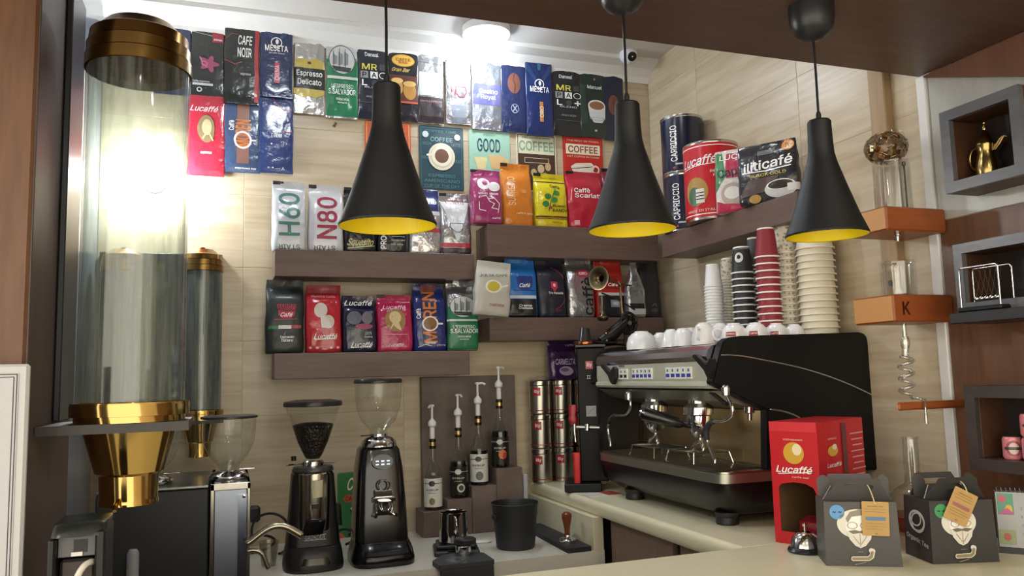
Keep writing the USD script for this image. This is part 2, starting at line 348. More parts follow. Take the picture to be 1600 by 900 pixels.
for a, b, in ((2.085, 2.482), (1.72, 2.045)):
    dr = part(t, 'door', bx(1.222, 1.242, a, b, .05, BAR - .056, .002), CABW)
    k = (a + 0.055, BAR - 0.125)
    part(dr, 'knob', lathe([(0, 0), (0.006, 0), (0.006, 0.012), (0.014, 0.018), (0.014, 0.026), (0, 0.03)], 16, (1.222, k[0], k[1]), 'x'), CHROME, 40)
part(t, 'carcass', bx(1.2425, RIGHT - 0.01, 1.71, y1, 0.02, BAR - 0.0505), plain('#2b2825', 0.6))
t = thing('back_counter', 'lower off-white worktop along the back wall carrying the grinders and syrups', 'counter', (0, 0, 0))
part(t, 'worktop', extrude(Polygon([(LEFT + .002, 2.495), (1.203, 2.495), (1.203, 2.4965), (1.1645, 2.4965), (1.1645, y1), (LEFT + .002, y1)]), 0.05, at=(0, 0, LOW - 0.05)), plain('#d4d0c4', 0.3, 0, 0.1))
part(t, 'front_panel', bx(LEFT + .002, 1.16, 2.53, 2.55, 0, LOW - 0.051), plain('#cfc9b4', 0.45))
top('cable_trunking', bx(1.140, 1.158, BACK - 0.03, BACK - 0.001, LOW + 0.001, 1.05, 0.002), plain('#d5d8de', 0.4), 'white vertical cable duct beside the end of the side counter', 'cable duct')

# ------------------------------------------------------------------ lamps
def lamp(px, py, Y, label):
    p = on_y(px, py, Y); z = p[2]; L = 0.5
    t = thing('pendant_lamp', label, 'pendant lamp', (p[0], Y, z))
    R = 0.0835; ztop = 0.252; out = plain('#151618', 0.5, spec=0.35)
    prof = [(R, 0.0), (R + .001, 0.004), (0.068, 0.045), (0.048, 0.105), (0.0315, 0.158), (0.027, 0.178), (0.0255, 0.20), (0.0245, 0.248), (0.022, ztop), (0.006, ztop + .001)]
    part(t, 'shade', lathe(prof, 48, caps=False), out, 35)
    ins = [(R - .0004, 0.0004), (R - .003, 0.002), (0.0645, 0.045), (0.0445, 0.105), (0.029, 0.158), (0.024, 0.178), (0.001, 0.18)]
    part(t, 'shade_lining', lathe(ins, 48, caps=False), plain('#ffe61a', 0.35, 0.0), 35, 'golden yellow inside of the shade')
    part(t, 'cap', lathe([(0.0055, ztop), (0.0055, ztop + .014), (0.0035, ztop + .02)], 16), out, 40)
    zc = 2.2345 - z - 0.05
    part(t, 'cord', tube(np.array([(0, 0, ztop + .018), (0.0006, 0, (ztop + zc) / 2), (0, 0, zc - .022)]), 0.0026, 8), BLACK)
    dome_ = [(0.005, -0.028), (0.018, -0.026), (0.033, -0.017), (0.043, -0.002), (0.0475, 0.018), (0.048, 0.035), (0.048, 0.0499)]
    part(t, 'canopy', lathe([(r, zc + q) for r, q in dome_], 32), plain('#26282a', 0.35), 40)
    part(t, 'bulb', lathe([(0.001, 0.075), (0.014, 0.08), (0.0215, 0.098), (0.02, 0.115), (0.012, 0.135), (0.012, 0.18)], 24), plain('#e9e4d4', 0.3), 40, 'unlit frosted bulb')
lamp(606, 354, 1.35, 'black cone pendant lamp with yellow lining, leftmost of the three')
lamp(988, 360, 1.35, 'black cone pendant lamp with yellow lining, middle one of the three')
lamp(1292, 369, 1.35, 'black cone pendant lamp with yellow lining, rightmost one, in front of the cup stacks')

def ceiling_lamp(name, label, loc, r, strength, color, cat='ceiling lamp'):
    t = thing(name, label, cat, loc)
    part(t, 'housing', lathe([(r * 1.12, 0.0), (r * 1.12, 0.03), (r * .9, 0.034)], 32), WHITE, 40)
    part(t, 'diffuser', lathe([(0, -0.6 * r), (r * .5, -0.52 * r), (r * .85, -.3 * r), (r, -0.001)], 32), lamp_mat('lamp_glow_' + name + '_' + str(int(strength)), color, strength), 40)
    return t
pl = on_z(760, 60, CEIL - 0.05)
ceiling_lamp('ceiling_lamp', 'glaring cool white round ceiling lamp beside the beam', (pl[0], pl[1], CEIL - 0.036), 0.085, 46, (0.80, 0.90, 1.0))
ceiling_lamp('ceiling_lamp', 'round kitchen ceiling lamp above the grinders, hidden by the beam', (0.25, 2.15, CEIL - 0.036), 0.10, 34, (0.90, 0.95, 1.0))
ceiling_lamp('ceiling_lamp', 'round kitchen ceiling lamp above the espresso machine, hidden by the beam', (1.2, 1.95, CEIL - 0.036), 0.10, 17, (0.94, 0.96, 1.0))
k = 0
for x, y in ((0.1, -0.5), (1.2, -0.4), (-1.0, 0.2), (0.5, -1.8)):
    k += 1
    ceiling_lamp('ceiling_downlight', ['round white downlight over the customer side, nearest to the bar', 'round white downlight over the customer side, on the right', 'round white downlight over the customer side, on the left', 'round white downlight over the customer side, farthest back'][k - 1], (x, y, CEIL - 0.036 if y < -0.3 else CEIL - 0.036), 0.13, 28, (1.0, 0.95, 0.86))
p = on_y(238, 275, 3.02)
t = thing('wall_lamp', 'dazzling white bulb on the tiled wall behind the big glass tube', 'wall lamp', (p[0], BACK - 0.001, p[2]))
part(t, 'base', lathe([(0.04, 0.0), (0.04, 0.012), (0.02, 0.016), (0.018, 0.04)], 24, axis='y'), WHITE, 40)
part(t, 'bulb', lathe([(0.016, 0.04), (0.03, 0.055), (0.042, 0.085), (0.036, 0.115), (0.015, 0.13), (0, 0.132)], 24, axis='y'), lamp_mat('wall_bulb_glow', (0.90, 0.96, 1.0), 190), 40)

# ceiling camera
p = on_y(982, 85, 2.99)
t = thing('security_camera', 'small white dome security camera in the upper corner of the room', 'security camera', p)
part(t, 'mount', lathe([(0.0, 0.015), (0.036, 0.012), (0.05, 0.022), (0.052, 0.04), (0.03, 0.06), (0.03, max(0.07, CEIL - p[2] - 0.0005))], 28), plain('#e2e3e4', 0.35), 40)
part(t, 'ball', lathe([(0, -0.045), (0.02, -0.04), (0.036, -0.022), (0.04, 0), (0.034, 0.02), (0, 0.03)], 24), plain('#dcdde0', 0.3), 40)
l_ = rot(lathe([(0.02, 0.028), (0.02, 0.041), (0.012, 0.043), (0, 0.041)], 20, axis='y'), 35, (1, 0, 0))
part(t, 'lens', l_, BLACKG, 40)
# ------------------------------------------------------------------ emptied coffee bags pinned to the back wall
GW = 'emptied coffee bags pinned to the tiled back wall'
K, WH, RD, GR, NV, YE, OR, SI = '#16171a', '#f0f0ee', '#c81f30', '#0f7a4c', '#1c2850', '#e6c62a', '#e0782a', '#b9bcc0'
_n = [10]
def wall_bag(px0, py0, px1, py1, label, m, items=(), layer=0, name='flat_coffee_bag', rough=0.6):
    _n[0] += 1; y = BACK - 0.013 - 0.012 * layer
    a = on_y((px0 + px1) / 2, py1, y); b = on_y((px0 + px1) / 2, py0, y); l = on_y(px0, (py0 + py1) / 2, y); r = on_y(px1, (py0 + py1) / 2, y)
    return bag(name, label, a[0], y, a[2], r[0] - l[0], b[2] - a[2], 0.008, m, items, GW, flat=True, seed=_n[0], cat='coffee bag', rough=rough)
beam_art = [('p', [(-.04, .78), (.06, .78), (.12, 1.0), (-.06, 1.0)], '#2f6f8c'), ('p', [(-.5, .9), (-.1, .68), (-.16, .64), (-.5, .78)], '#243f74'), ('p', [(.5, .9), (.1, .68), (.16, .64), (.5, .78)], '#243f74')]
def swirl(y=.86): return [('l', [(-.1, y + .02), (.1, y - .06), (.3, y - .1), (.49, y - .11)], .003, '#a3304f')]
wall_bag(163, 2, 243, 110, 'navy flat bag with a yellow oval label, highest on the left behind the brass lid', plastic('#232c4c'), [('e', .1, .76, .52, .22, '#d9a728'), ('t', 'CAFFÈ', .1, .76, .36, .07, '#8a2a18'), ('r', .38, .85, .2, .2, '#3a3d3c')])
wall_bag(241, 15, 297, 148, 'navy flat bag with small white lettering and thin red line, by the brass lid', plastic('#22335f'), swirl(.97) + [('t', 'LAVAZZA', 0, .80, .5, .05, WH), ('t', 'CREMA', 0, .68, .3, .03, WH)])
rose = [('p', [(-.18 + .3 * math.cos(a) * (0.75 + .25 * math.cos(5 * a)), .47 + .0 + .13 * math.sin(a) * (0.75 + .25 * math.cos(5 * a))) for a in np.linspace(0, 6.28, 40)], '#a2426a'),
        ('l', [(-.45, .56), (-.38, .47), (-.25, .42)], .004, '#b98090'), ('e', -.1, .47, .2, .08, '#c9658a', .55)]
wall_bag(298, 45, 351, 150, 'black flat bag with a pink rose and a red tab at its top', plastic('#2a2e2b'), [('r', .28, .9, .32, .2, '#b52335'), ('t', 'AROMA', .28, .84, .26, .03, WH), ('l', [(-.48, .93), (.1, .89)], .003, '#9aa19c')] + [tuple([i[0]] + [[(x + .22, z) for x, z in i[1]]] + list(i[2:])) if i[0] in 'pl' else i for i in rose] + [('t', 'Caffe espresso', -.2, .2, .5, .04, SI), ('r', -.15, .16, .6, .035, SI), ('e', -.25, .08, .16, .07, SI, .6)])
wall_bag(292, 149, 351, 275, 'red flat bag with a small white dancing figure motif, under the rose bag', plastic('#c4263c'), [('t', 'Lucaffé', -.05, .83, .72, .075, '#f0c9c9', 0, .4), ('e', 0, .58, .46, .34, '#8f7a52'), ('e', .02, .6, .26, .2, '#c6b184'), ('l', [(-.1, .46), (.05, .56), (.16, .44)], .006, '#c6b184'), ('t', 'espresso', 0, .28, .3, .04, '#f0c9c9')])
wall_bag(350, 13, 405, 162, 'black flat bag with a vertical red stripe and tall thin white lettering', plastic('#1e2422'), [('r', .42, .5, .12, .96, '#bb2a38'), ('t', 'CAFE', .08, .66, .4, .1, WH), ('t', 'NOIR', .08, .53, .4, .1, WH), ('l', [(-.48, .66), (-.3, .72), (-.1, .71)], .003, '#a23a44'), ('l', [(-.48, .44), (-.2, .4), (.0, .43)], .003, '#a23a44'), ('t', 'espresso', .1, .3, .3, .03, SI)], layer=1)
wall_bag(350, 160, 406, 270, 'blue-grey flat bag with big orange vertical letters and a ring shaped cup', plastic('#3c5076'), [('r', .02, .56, .34, .86, '#8a5a4a'), ('t', 'MOREN', .02, .56, .8, .2, OR, 90), ('t', 'Caffè', -.3, .66, .3, .07, WH, 90), ('e', .02, .46, .5, .25, WH, .78), ('l', [(.27, .46), (.38, .46)], .006, WH), ('t', 'espresso bar', .1, .06, .6, .03, WH)])
wall_bag(407, 14, 457, 152, 'deep blue flat bag with light rays, white lettering and a small red upright bar', plastic('#1b2c5a'), beam_art + [('e', 0, .61, .36, .12, WH, .8), ('e', .02, .62, .1, .06, WH), ('t', 'MESETA', 0, .545, .72, .07, WH), ('t', 'dal caffe italiano', 0, .49, .5, .02, SI), ('r', .02, .27, .15, .23, '#c22a48'), ('t', 'CREMA', .02, .27, .5, .05, '#f0b8c4', 90)], layer=1)
wall_bag(405, 152, 458, 271, 'plain blue flat bag with a thin red curved line, below the light-ray bag', plastic('#2b3f78'), [('l', [(-.1, .98), (.02, .9), (.2, .84), (.45, .82)], .003, '#b2304f'), ('t', 'LAVAZZA', -.02, .74, .48, .05, WH), ('t', 'CREMA', 0, .56, .25, .06, WH), ('t', 'E AROMA', 0, .49, .32, .055, WH), ('l', [(.2, .55), (.45, .54)], .003, '#b2304f'), ('e', -.15, .38, .05, .02, WH), ('t', '* * — A', 0, .06, .5, .04, SI)])
wall_bag(459, 36, 507, 178, 'silver flat bag with a black band between two torn yellow bands', foil('#b9b9b4'), [('p', [(-.5, .55), (-.5, .58), (-.2, .6), (0, .585), (.2, .61), (.5, .575), (.5, .49), (-.5, .5)], '#cdb64c'), ('r', 0, .38, 1.0, .23, '#22201f'), ('t', 'Espresso', 0, .43, .84, .075, WH), ('t', 'Delicato', 0, .345, .78, .065, WH), ('p', [(-.5, .27), (.5, .265), (.5, .22), (.2, .17), (0, .19), (-.2, .17), (-.5, .21)], '#cdb64c'), ('e', 0, .55, .12, .03, '#3c3420')], rough=1.6)
ship = [('e', 0, .62, .84, .31, '#d3d6d6'), ('e', 0, .62, .84, .31, '#4b5852', .95), ('p', [(-.34, .55), (.3, .54), (.22, .49), (-.22, .5)], '#3c4444'), ('l', [(-.3, .52), (-.1, .515), (.1, .53), (.34, .5)], .003, '#5a6462')] + [('p', [(x, .56), (x + .02, .72 - abs(x) * .12), (x + .15, .69 - abs(x) * .12), (x + .13, .57)], '#8c9494') for x in (-.3, -.12, .06)] + [('l', [(x, .52), (x, .75 - abs(x) * .15)], .0022, '#3c4444') for x in (-.26, -.08, .1)]
def salvador(k=1): return [('r', 0, .32, .99, .6, '#12804e'), ] + ship + [('r', 0, .425, .97, .03, '#cfd8d2'), ('t', "L'ESPRESSO", 0, .335, .7, .045, '#dfeee6'), ('t', 'S.SALVADOR', 0, .275, .86, .06, '#f2faf5'), ('t', 'miscela', 0, .2, .4, .035, '#dfeee6'), ('t', 'espresso bar', 0, .16, .3, .025, '#dfeee6')]
wall_bag(510, 40, 559, 185, 'silver and green flat bag with a sailing ship picture, on the wall', foil('#b4b7b8'), [('r', 0, .82, .98, .34, '#c3c5c6'), ('t', 'miscela di caffe', 0, .85, .6, .025, '#444444')] + salvador(), rough=1.3)
def paolo(m0, u=0): return [('t', 'Danesi', -.05, .79, .45, .05, WH), ('t', 'MR', -.13, .64, .5, .075, '#e2d84a'), ('r', .3, .64, .2, .075, '#44474a'), ('r', -.3, .54, .25, .085, '#9a9c9c'), ('t', 'P', -.3, .54, .14, .06, K), ('r', .02, .54, .25, .085, WH), ('t', 'A', .02, .54, .16, .06, K), ('e', .32, .54, .27, .08, WH, .8), ('t', 'L', -.3, .44, .18, .075, WH), ('e', .02, .44, .2, .075, '#3d4044'), ('t', '+', .32, .44, .22, .07, WH), ('t', 'BLEND', 0, .385, .6, .025, '#b2b2ae'), ('t', 'ARABICA BLEND', 0, .27, .5, .025, '#8d8f8e'), ('l', [(-.4, .2), (.4, .2)], .001, '#777777')]
wall_bag(560, 60, 607, 187, 'dark flat bag with a grid of yellow and white letters, behind the left pendant', plastic('#242a36'), paolo(0))
wall_bag(608, 66, 654, 190, 'dark flat bag with an orange oval logo above two golden cups', plastic('#211f26'), [('e', -.02, .76, .78, .155, '#d7982b'), ('e', -.02, .76, .72, .135, '#e8b640'), ('t', 'CAFFÈ', -.02, .775, .5, .045, '#a3341c'), ('t', 'BAR', -.02, .735, .3, .03, '#a3341c'), ('t', 'Gran Bar', -.1, .64, .6, .05, '#d9b25c', 0, .4), ('r', 0, .4, .94, .34, '#5a2c20'), ('e', -.22, .42, .4, .2, '#c08a3a'), ('e', -.22, .5, .4, .07, '#dcae62'), ('e', .2, .38, .44, .22, '#b57d30'), ('e', .2, .47, .44, .07, '#d2a255'), ('r', 0, .235, .94, .025, '#c8502c')])
wall_bag(654, 72, 694, 193, 'blank silver flat bag with a dark brown strip of fine lettering at its foot', foil('#c0c2c4'), [('r', 0, .17, .98, .33, '#33252a'), ('t', 'MISCELA ESPRESSO', 0, .28, .84, .025, '#b0776a'), ('r', 0, .5, .9, .3, '#c9ccd0'), ('l', [(-.5, .78), (.5, .76)], .002, '#5d6066')], rough=1.4)
wall_bag(697, 79, 737, 194, 'pale silver flat bag with a curly red letter B between two grey squares', foil('#c7c9ce'), [('r', -.03, .86, .6, .22, '#8e93a0'), ('r', 0, .13, .56, .24, '#7d818c')] + [('l', [(-.28, .42), (-.3, .5), (-.2, .6), (.02, .64), (.22, .6), (.22, .53), (.02, .5)], .0042, '#a83a55'), ('l', [(-.05, .5), (.25, .5), (.3, .44), (.2, .37), (.02, .36), (-.1, .4)], .0042, '#a83a55'), ('l', [(-.02, .63), (-.1, .5), (-.16, .38)], .005, '#a83a55')], rough=1.3)
wall_bag(739, 74, 785, 203, 'silver flat bag with a violet label band, under the ceiling lamp', foil('#c2c7d4'), [('r', 0, .42, 1.0, .25, '#5f5f96'), ('t', 'Casino', .05, .46, .62, .06, WH), ('t', 'Royal', .05, .385, .5, .065, WH)], rough=1.6)
bean = [('e', 0, .62, .5, .26, '#7d4a3c'), ('l', [(.02, .74), (-.04, .66), (.05, .6), (0, .5)], .003, '#3c2420')]
wall_bag(785, 85, 825, 207, 'navy flat bag with one big brown coffee bean and a round emblem below it', plastic('#232e58'), bean + [('e', 0, .3, .3, .12, '#9aa0b4', .85), ('t', 'X', 0, .3, .2, .08, '#9aa0b4')])
wall_bag(824, 82, 865, 212, 'blue flat bag with light rays and a small orange upright bar', plastic('#1b2c66'), beam_art + [('e', 0, .61, .36, .12, WH, .8), ('e', .02, .62, .1, .06, WH), ('t', 'MESETA', 0, .545, .72, .07, WH), ('r', .05, .28, .14, .24, '#c97f45'), ('t', 'ORO', .05, .28, .4, .05, '#f0d8b4', 90)], layer=1)
wall_bag(866, 97, 911, 213, 'dark flat bag with a grid of yellow and white letters, left of the middle pendant', plastic('#262a2e'), paolo(0))
wall_bag(908, 101, 949, 215, 'dark green flat bag with a white coffee cup, beside the middle pendant cord', plastic('#24362f'), [('p', [(-.5, .72), (-.28, .7), (-.22, .2), (-.5, .15)], '#33433a'), ('e', .06, .79, .06, .03, '#c08a6a'), ('t', 'Manuel', .06, .68, .55, .05, WH), ('p', [(-.2, .42), (.46, .42), (.42, .26), (.3, .2), (-.02, .2), (-.16, .28)], '#d9dadb'), ('e', .13, .43, .66, .16, '#e4e4e4'), ('e', .13, .43, .56, .11, '#9a6a44'), ('e', .13, .25, .6, .04, '#8a9096', .8), ('e', .05, .09, .1, .03, SI)])
wall_bag(945, 99, 977, 220, 'navy flat bag with a coffee bean, last one at the corner behind the middle pendant', plastic('#1f2742'), [tuple([b[0], b[1] - .02, b[2] - .17] + list(b[3:])) if b[0] == 'e' else b for b in bean[:1]] + [('l', [(0, .55), (-.03, .48), (.03, .44), (0, .36)], .003, '#3c2420'), ('e', .2, .1, .1, .04, WH)])
# ------------------------------------------------------------------ tin signs
def sign(px0, py0, px1, py1, label, base, items, border=None):
    y = BACK - 0.0025; l = on_y(px0, (py0 + py1) / 2, y); r = on_y(px1, (py0 + py1) / 2, y); a = on_y((px0 + px1) / 2, py1, y); b = on_y((px0 + px1) / 2, py0, y)
    w, h = r[0] - l[0], b[2] - a[2]; t = thing('tin_sign', label, 'tin sign', ((l[0] + r[0]) / 2, y, a[2]), group='printed tin coffee signs on the back wall')
    m = extrude(affinity.translate(rrect(w, h, 0.008), 0, h / 2), 0.002, 'xz'); part(t, 'plate', m, plain(base, 0.42, 0, 0.1))
    prints(t, items, w, h, lambda p, o: np.stack([p[:, 0], np.full(len(p), -0.002 - o * .6), p[:, 1]], 1), 0.5)
    return t
def frame(c, w=.003): return [('l', [(-.46, .03), (.46, .03), (.46, .97), (-.46, .97), (-.46, .03)], w, c)]
sign(570, 190, 642, 298, 'orange tin sign half hidden behind the left pendant lamp', '#cc5a2c', frame('#e9b27a') + [('r', 0, .5, .74, .8, '#d96b35'), ('t', 'COFFEE', 0, .75, .6, .14, '#f0d9b0'), ('e', 0, .4, .5, .3, '#f0d9b0')])
sign(655, 198, 724, 297, 'dark teal tin sign with a white coffee cup seen from above', '#1f4450', frame('#4d7c82', .0015) + [('t', w_, x, z, a, b, '#4a8086') for w_, x, z, a, b in (('COFFEE TIME', 0, .92, .7, .04), ('MOCHA', -.32, .72, .2, .05), ('LATTE', .33, .72, .2, .05), ('BREW', -.36, .5, .16, .05), ('ROAST', .38, .46, .16, .05), ('ESPRESSO', 0, .22, .6, .05), ('AMERICANO', 0, .14, .8, .05), ('CUP OF THE DAY', 0, .06, .8, .05))] + [('t', 'COFFEE', 0, .79, .5, .07, '#6fa8a4'), ('e', -.36, .86, .14, .1, '#cfdcd8'), ('e', .36, .84, .14, .1, '#cfdcd8'), ('e', 0, .52, .6, .43, '#e6ddc0'), ('e', 0, .52, .5, .35, '#d2c8a4'), ('e', 0, .53, .46, .32, '#efe8d2'), ('e', 0, .53, .31, .22, '#7a4a30'), ('p', [(-.34, .55), (-.16, .57), (-.16, .53), (-.34, .52)], '#efe8d2')])
sign(733, 205, 797, 300, 'mint green tin sign with dark lettering and two pale cups', '#9ec6b0', [('t', 'FRESHLY', 0, .93, .3, .03, '#6f9a88'), ('t', 'GOOD', -.02, .76, .56, .22, '#2d4a5c'), ('p', [(-.38, .56), (-.06, .56), (-.12, .36), (-.3, .36)], '#e2d28e'), ('p', [(-.04, .6), (.36, .6), (.3, .38), (.04, .38)], '#e6b878'), ('p', [(.36, .56), (.47, .54), (.4, .42), (.33, .44)], '#e6b878'), ('t', 'COFFEE', 0, .2, .6, .14, '#2d4a5c')])
sign(807, 210, 869, 300, 'cream and brown tin sign with large green serif lettering and coffee beans', '#ded9bd', frame('#5a3d30') + [('t', 'FRESH BREWED', 0, .93, .7, .035, '#6f8a70'), ('t', 'COFFEE', 0, .79, .86, .17, '#7fae8c'), ('r', 0, .34, .9, .62, '#4f3328'), ('l', [(-.3, .58), (.3, .58), (.3, .5), (-.3, .5), (-.3, .58)], .0022, '#dcd3b0'), ('e', -.08, .33, .15, .13, '#c6a878'), ('e', .1, .4, .17, .15, '#cdb182'), ('e', .28, .44, .15, .14, '#c6a878'), ('e', .2, .28, .13, .12, '#b99b6c'), ('e', -.24, .22, .13, .12, '#b99b6c')])
sign(880, 214, 942, 302, 'red tin sign with a cream lettered panel and a white cup on a saucer', '#c02c22', frame('#e2583a', .0015) + [('r', 0, .77, .86, .18, '#efe3c4'), ('t', 'COFFEE', 0, .77, .74, .12, '#8e3426'), ('t', 'THE BEST IN TOWN', 0, .92, .8, .03, '#efc9a8'), ('t', 'HOT COFFEE IN TOWN', 0, .64, .8, .03, '#efc9a8'), ('p', [(-.32, .46), (-.2, .52), (.2, .54), (.28, .48), (.22, .36), (.1, .3), (-.16, .3), (-.28, .38)], '#efe6cf'), ('l', [(-.3, .42), (.1, .46), (.27, .48)], .003, '#4a3428'), ('e', .3, .42, .2, .16, '#efe6cf', .6), ('r', -.28, .14, .4, .2, '#3b2a26')])
p = on_y(523, 195, BACK)
top('wall_chip', extrude([(-.010, -.006), (-.002, .003), (.001, .012), (.009, .007), (.006, -.002), (.001, -.012)], 0.002, 'xz', (p[0], BACK - 0.0002, p[2])), plain('#5d5248', 0.8), 'small dark sticker scrap on the bare tiles under the silver bag', 'sticker')

# ------------------------------------------------------------------ floating shelves and the filled bags on them
FRONT = 2.965
def shelf(name, px0, px1, pt, pb, label):
    a = on_y(px0, (pt + pb) / 2, FRONT); b = on_y(px1, (pt + pb) / 2, FRONT); zt = on_y((px0 + px1) / 2, pt, FRONT)[2]; zb = on_y((px0 + px1) / 2, pb, FRONT)[2]
    x1 = min(b[0], RIGHT - 0.002)
    t = thing(name, label, 'shelf', (0, 0, 0), group='walnut box shelves')
    part(t, 'board', bx(a[0], x1, FRONT, BACK - 0.0008, zb, zt, 0.0015), SHELF)
    return zt
z1 = shelf('wall_shelf', 429, 741, 393, 434, 'upper brown box shelf on the left, holding the upside-down lettered bags')
z2 = shelf('wall_shelf', 428, 734, 550, 589, 'lower brown box shelf on the left, above the grinders')
z3 = shelf('wall_shelf', 762, 1029, 355, 404, 'upper brown box shelf in the corner, holding the magenta and yellow bags')
z4 = shelf('wall_shelf', 765, 1037, 496, 531, 'lower brown box shelf in the corner, above the purple bag')
def shelf_bag(px0, px1, pt, zt, label, m, items=(), d=0.075, Y=None, clip=None, **kw):
    _n[0] += 1; Y = Y or FRONT + 0.03; zm = on_y((px0 + px1) / 2, pt, Y)
    l = on_y(px0, (pt + 520) / 2 if zt < 1.8 else pt + 50, Y)[0]; r = on_y(px1, (pt + 520) / 2 if zt < 1.8 else pt + 50, Y)[0]
    return bag('coffee_bag', label, (l + r) / 2, Y + d / 2, zt + 0.0006, r - l, zm[2] - zt, d, m, items, 'filled coffee bags on the walnut shelves', seed=_n[0], clip=clip, **kw)
def upside(col): return [('t', 'STAIRT'[::1], -.02, .045, .5, .07, '#666a70', 180)]
# upper left shelf
shelf_bag(425, 479, 281, z1, 'silver-grey bag with big upside-down green lettering, at the left end of the upper shelf', plain('#c9cdd0', .3, .15, .3, .35, 22), [('t', 'H60', .0, .52, 1.35, .29, '#3f7d74', 90), ('t', 'STAIR', 0, .05, .62, .07, '#4a6a66', 180), ('r', -.3, .985, .3, .03, '#3a3f42')], clip=-1)
shelf_bag(482, 538, 287, z1, 'silver-grey bag with big upside-down crimson lettering', plain('#cfd0d4', .3, .15, .3, .35, 22), [('t', 'N80', .02, .5, 1.25, .29, '#a31f3f', 90), ('t', 'STAIR', -.05, .05, .6, .07, '#55575c', 180)], clip=-1)
shelf_bag(538, 589, 291, z1, 'black bag with yellow script lettering, behind the left pendant lamp', plastic('#17181b'), [('t', 'Squesito', -.02, .14, .78, .13, '#c9c27a', 0, .4), ('l', [(-.4, .06), (.4, .1)], .003, '#c9c27a'), ('t', 'CAFFÈ', 0, .8, .5, .08, SI)], clip=-1)
shelf_bag(590, 637, 296, z1, 'black bag with white upright lettering on one side, behind the left pendant lamp', plastic('#202024'), [('t', 'PROCINO', -.3, .3, 1.0, .09, WH, 90), ('l', [(-.02, .26), (.4, .26)], .002, SI), ('t', 'espresso blend', .18, .2, .46, .035, SI), ('t', '100% arabica', .15, .14, .4, .035, SI)])
shelf_bag(639, 690, 293, z1, 'white foil bag with a blue top and a red line, right of the pendant lamp', foil('#cfd0d3'), [('r', .05, .82, .88, .34, '#23317a'), ('t', 'caffè', .15, .8, .5, .08, WH, 0, .3), ('r', 0, .36, .94, .06, '#b83a48'), ('r', 0, .62, .94, .06, '#d8d8dc')])
shelf_bag(689, 738, 300, z1, 'silver bag with a crimson band near its foot and a heart-shaped cup outline', foil('#b9babd'), [('p', [(-.46, .86), (.46, .86), (.05, .22), (-.02, .22)], '#d2d4d6'), ('t', 'MUSETTI', .0, .86, .6, .075, '#a84a58'), ('r', 0, .15, .98, .07, '#c02741'), ('r', 0, .055, .97, .11, '#3a2430'), ('l', [(-.2, .5), (-.22, .44), (-.05, .36), (.1, .36), (.22, .44), (.2, .5), (-.2, .5)], .0025, '#3a3e44')], clip=-1)
# lower left shelf
shelf_bag(415, 476, 436, z2, 'black-green bag with a red lettered cup and an Italian flag stripe', matte_film('#1c2825'), [('p', [(-.22, .66), (.28, .66), (.24, .52), (.16, .47), (-.08, .47), (-.18, .52)], '#b12a42'), ('t', 'AMIGO', .02, .61, .46, .09, '#5c1624'), ('t', 'Café', .03, .52, .3, .06, '#f2d9dc', 0, .3), ('l', [(-.26, .455), (.3, .46)], .004, '#b12a42'), ('r', -.33, .345, .33, .045, '#1c7a4a'), ('r', .0, .35, .33, .05, '#d9d9d4'), ('r', .33, .355, .33, .045, '#b53040'), ('t', 'Espresso', .05, .215, .34, .04, WH), ('t', 'Italiano', .05, .175, .3, .04, WH)])
fig = [('e', -.08, .62, .36, .22, '#d9cfc4'), ('e', .12, .45, .34, .2, '#d0c4b4'), ('p', [(-.1, .56), (.12, .5), (.22, .36), (-.06, .36)], '#ded6cc')]
shelf_bag(478, 535, 444, z2, 'bright red bag with pale blossom-shaped print and white script', plastic('#c9202c'), [('r', 0, .92, .99, .15, '#a51b2c'), ('t', 'Mamma Lucia', 0, .83, .66, .04, '#e09a9a')] + fig + [('t', 'Lucaffé', .05, .235, .62, .085, WH, 0, .4), ('l', [(-.25, .19), (.25, .205)], .003, WH), ('t', '* * ~ * *', 0, .07, .84, .05, '#f0c8c8')])
shelf_bag(535, 589, 461, z2, 'shiny navy bag with white script at top and bottom', plastic('#151c3c'), [('t', 'Lucaffé', .02, .87, .8, .1, WH, 0, .4), ('e', -.15, .6, .42, .24, '#5d6274'), ('e', .22, .6, .32, .22, '#6d6a74'), ('e', .12, .45, .5, .1, '#a23a5c'), ('t', '100%', .24, .33, .2, .05, SI), ('t', 'Arabica', .24, .27, .22, .04, SI), ('t', 'Lucaffé', .05, .13, .6, .1, WH, 0, .4), ('l', [(-.24, .08), (.3, .095)], .003, WH)])
shelf_bag(590, 646, 460, z2, 'pink-crimson bag with a golden round print and curled top', plastic('#c01a52'), [('t', 'Lucaffé', .0, .78, .64, .08, '#f2d0dc', 0, .4), ('e', 0, .55, .58, .4, '#a07a40'), ('e', .0, .6, .34, .22, '#dcc48a'), ('p', [(-.18, .36), (-.06, .46), (.04, .4), (.16, .36), (.1, .5), (-.06, .54)], '#dcc48a'), ('l', [(-.3, .3), (.3, .3)], .0025, '#e89ab4'), ('t', 'Lucaffé', .0, .12, .4, .06, '#f2d0dc', 0, .4), ('l', [(-.3, .1), (.3, .09)], .002, '#e89ab4')], clip=-1)
shelf_bag(647, 698, 442, z2, 'royal blue bag with huge orange upright letters and a coffee cup seen from above', plastic('#1d2b7a'), [('r', -.02, .5, .48, .74, '#20285c'), ('t', 'MOREN', -.02, .5, .72 * 2.15, .44 / 2.15, OR, 90), ('e', -.01, .4, .5, .22, WH), ('e', -.01, .4, .4, .18, '#8a5a2c'), ('l', [(.24, .4), (.36, .4)], .007, WH), ('t', 'Caffè', -.36, .55, .3, .07, WH, 90), ('t', 'Espresso', -.02, .12, .3, .05, WH, 0, .3), ('l', [(-.4, .06), (-.2, .1), (.0, .08)], .002, WH), ('t', 'since', .3, .09, .3, .03, SI), ('r', -.02, .93, .46, .1, '#7a2c34')], clip=1)
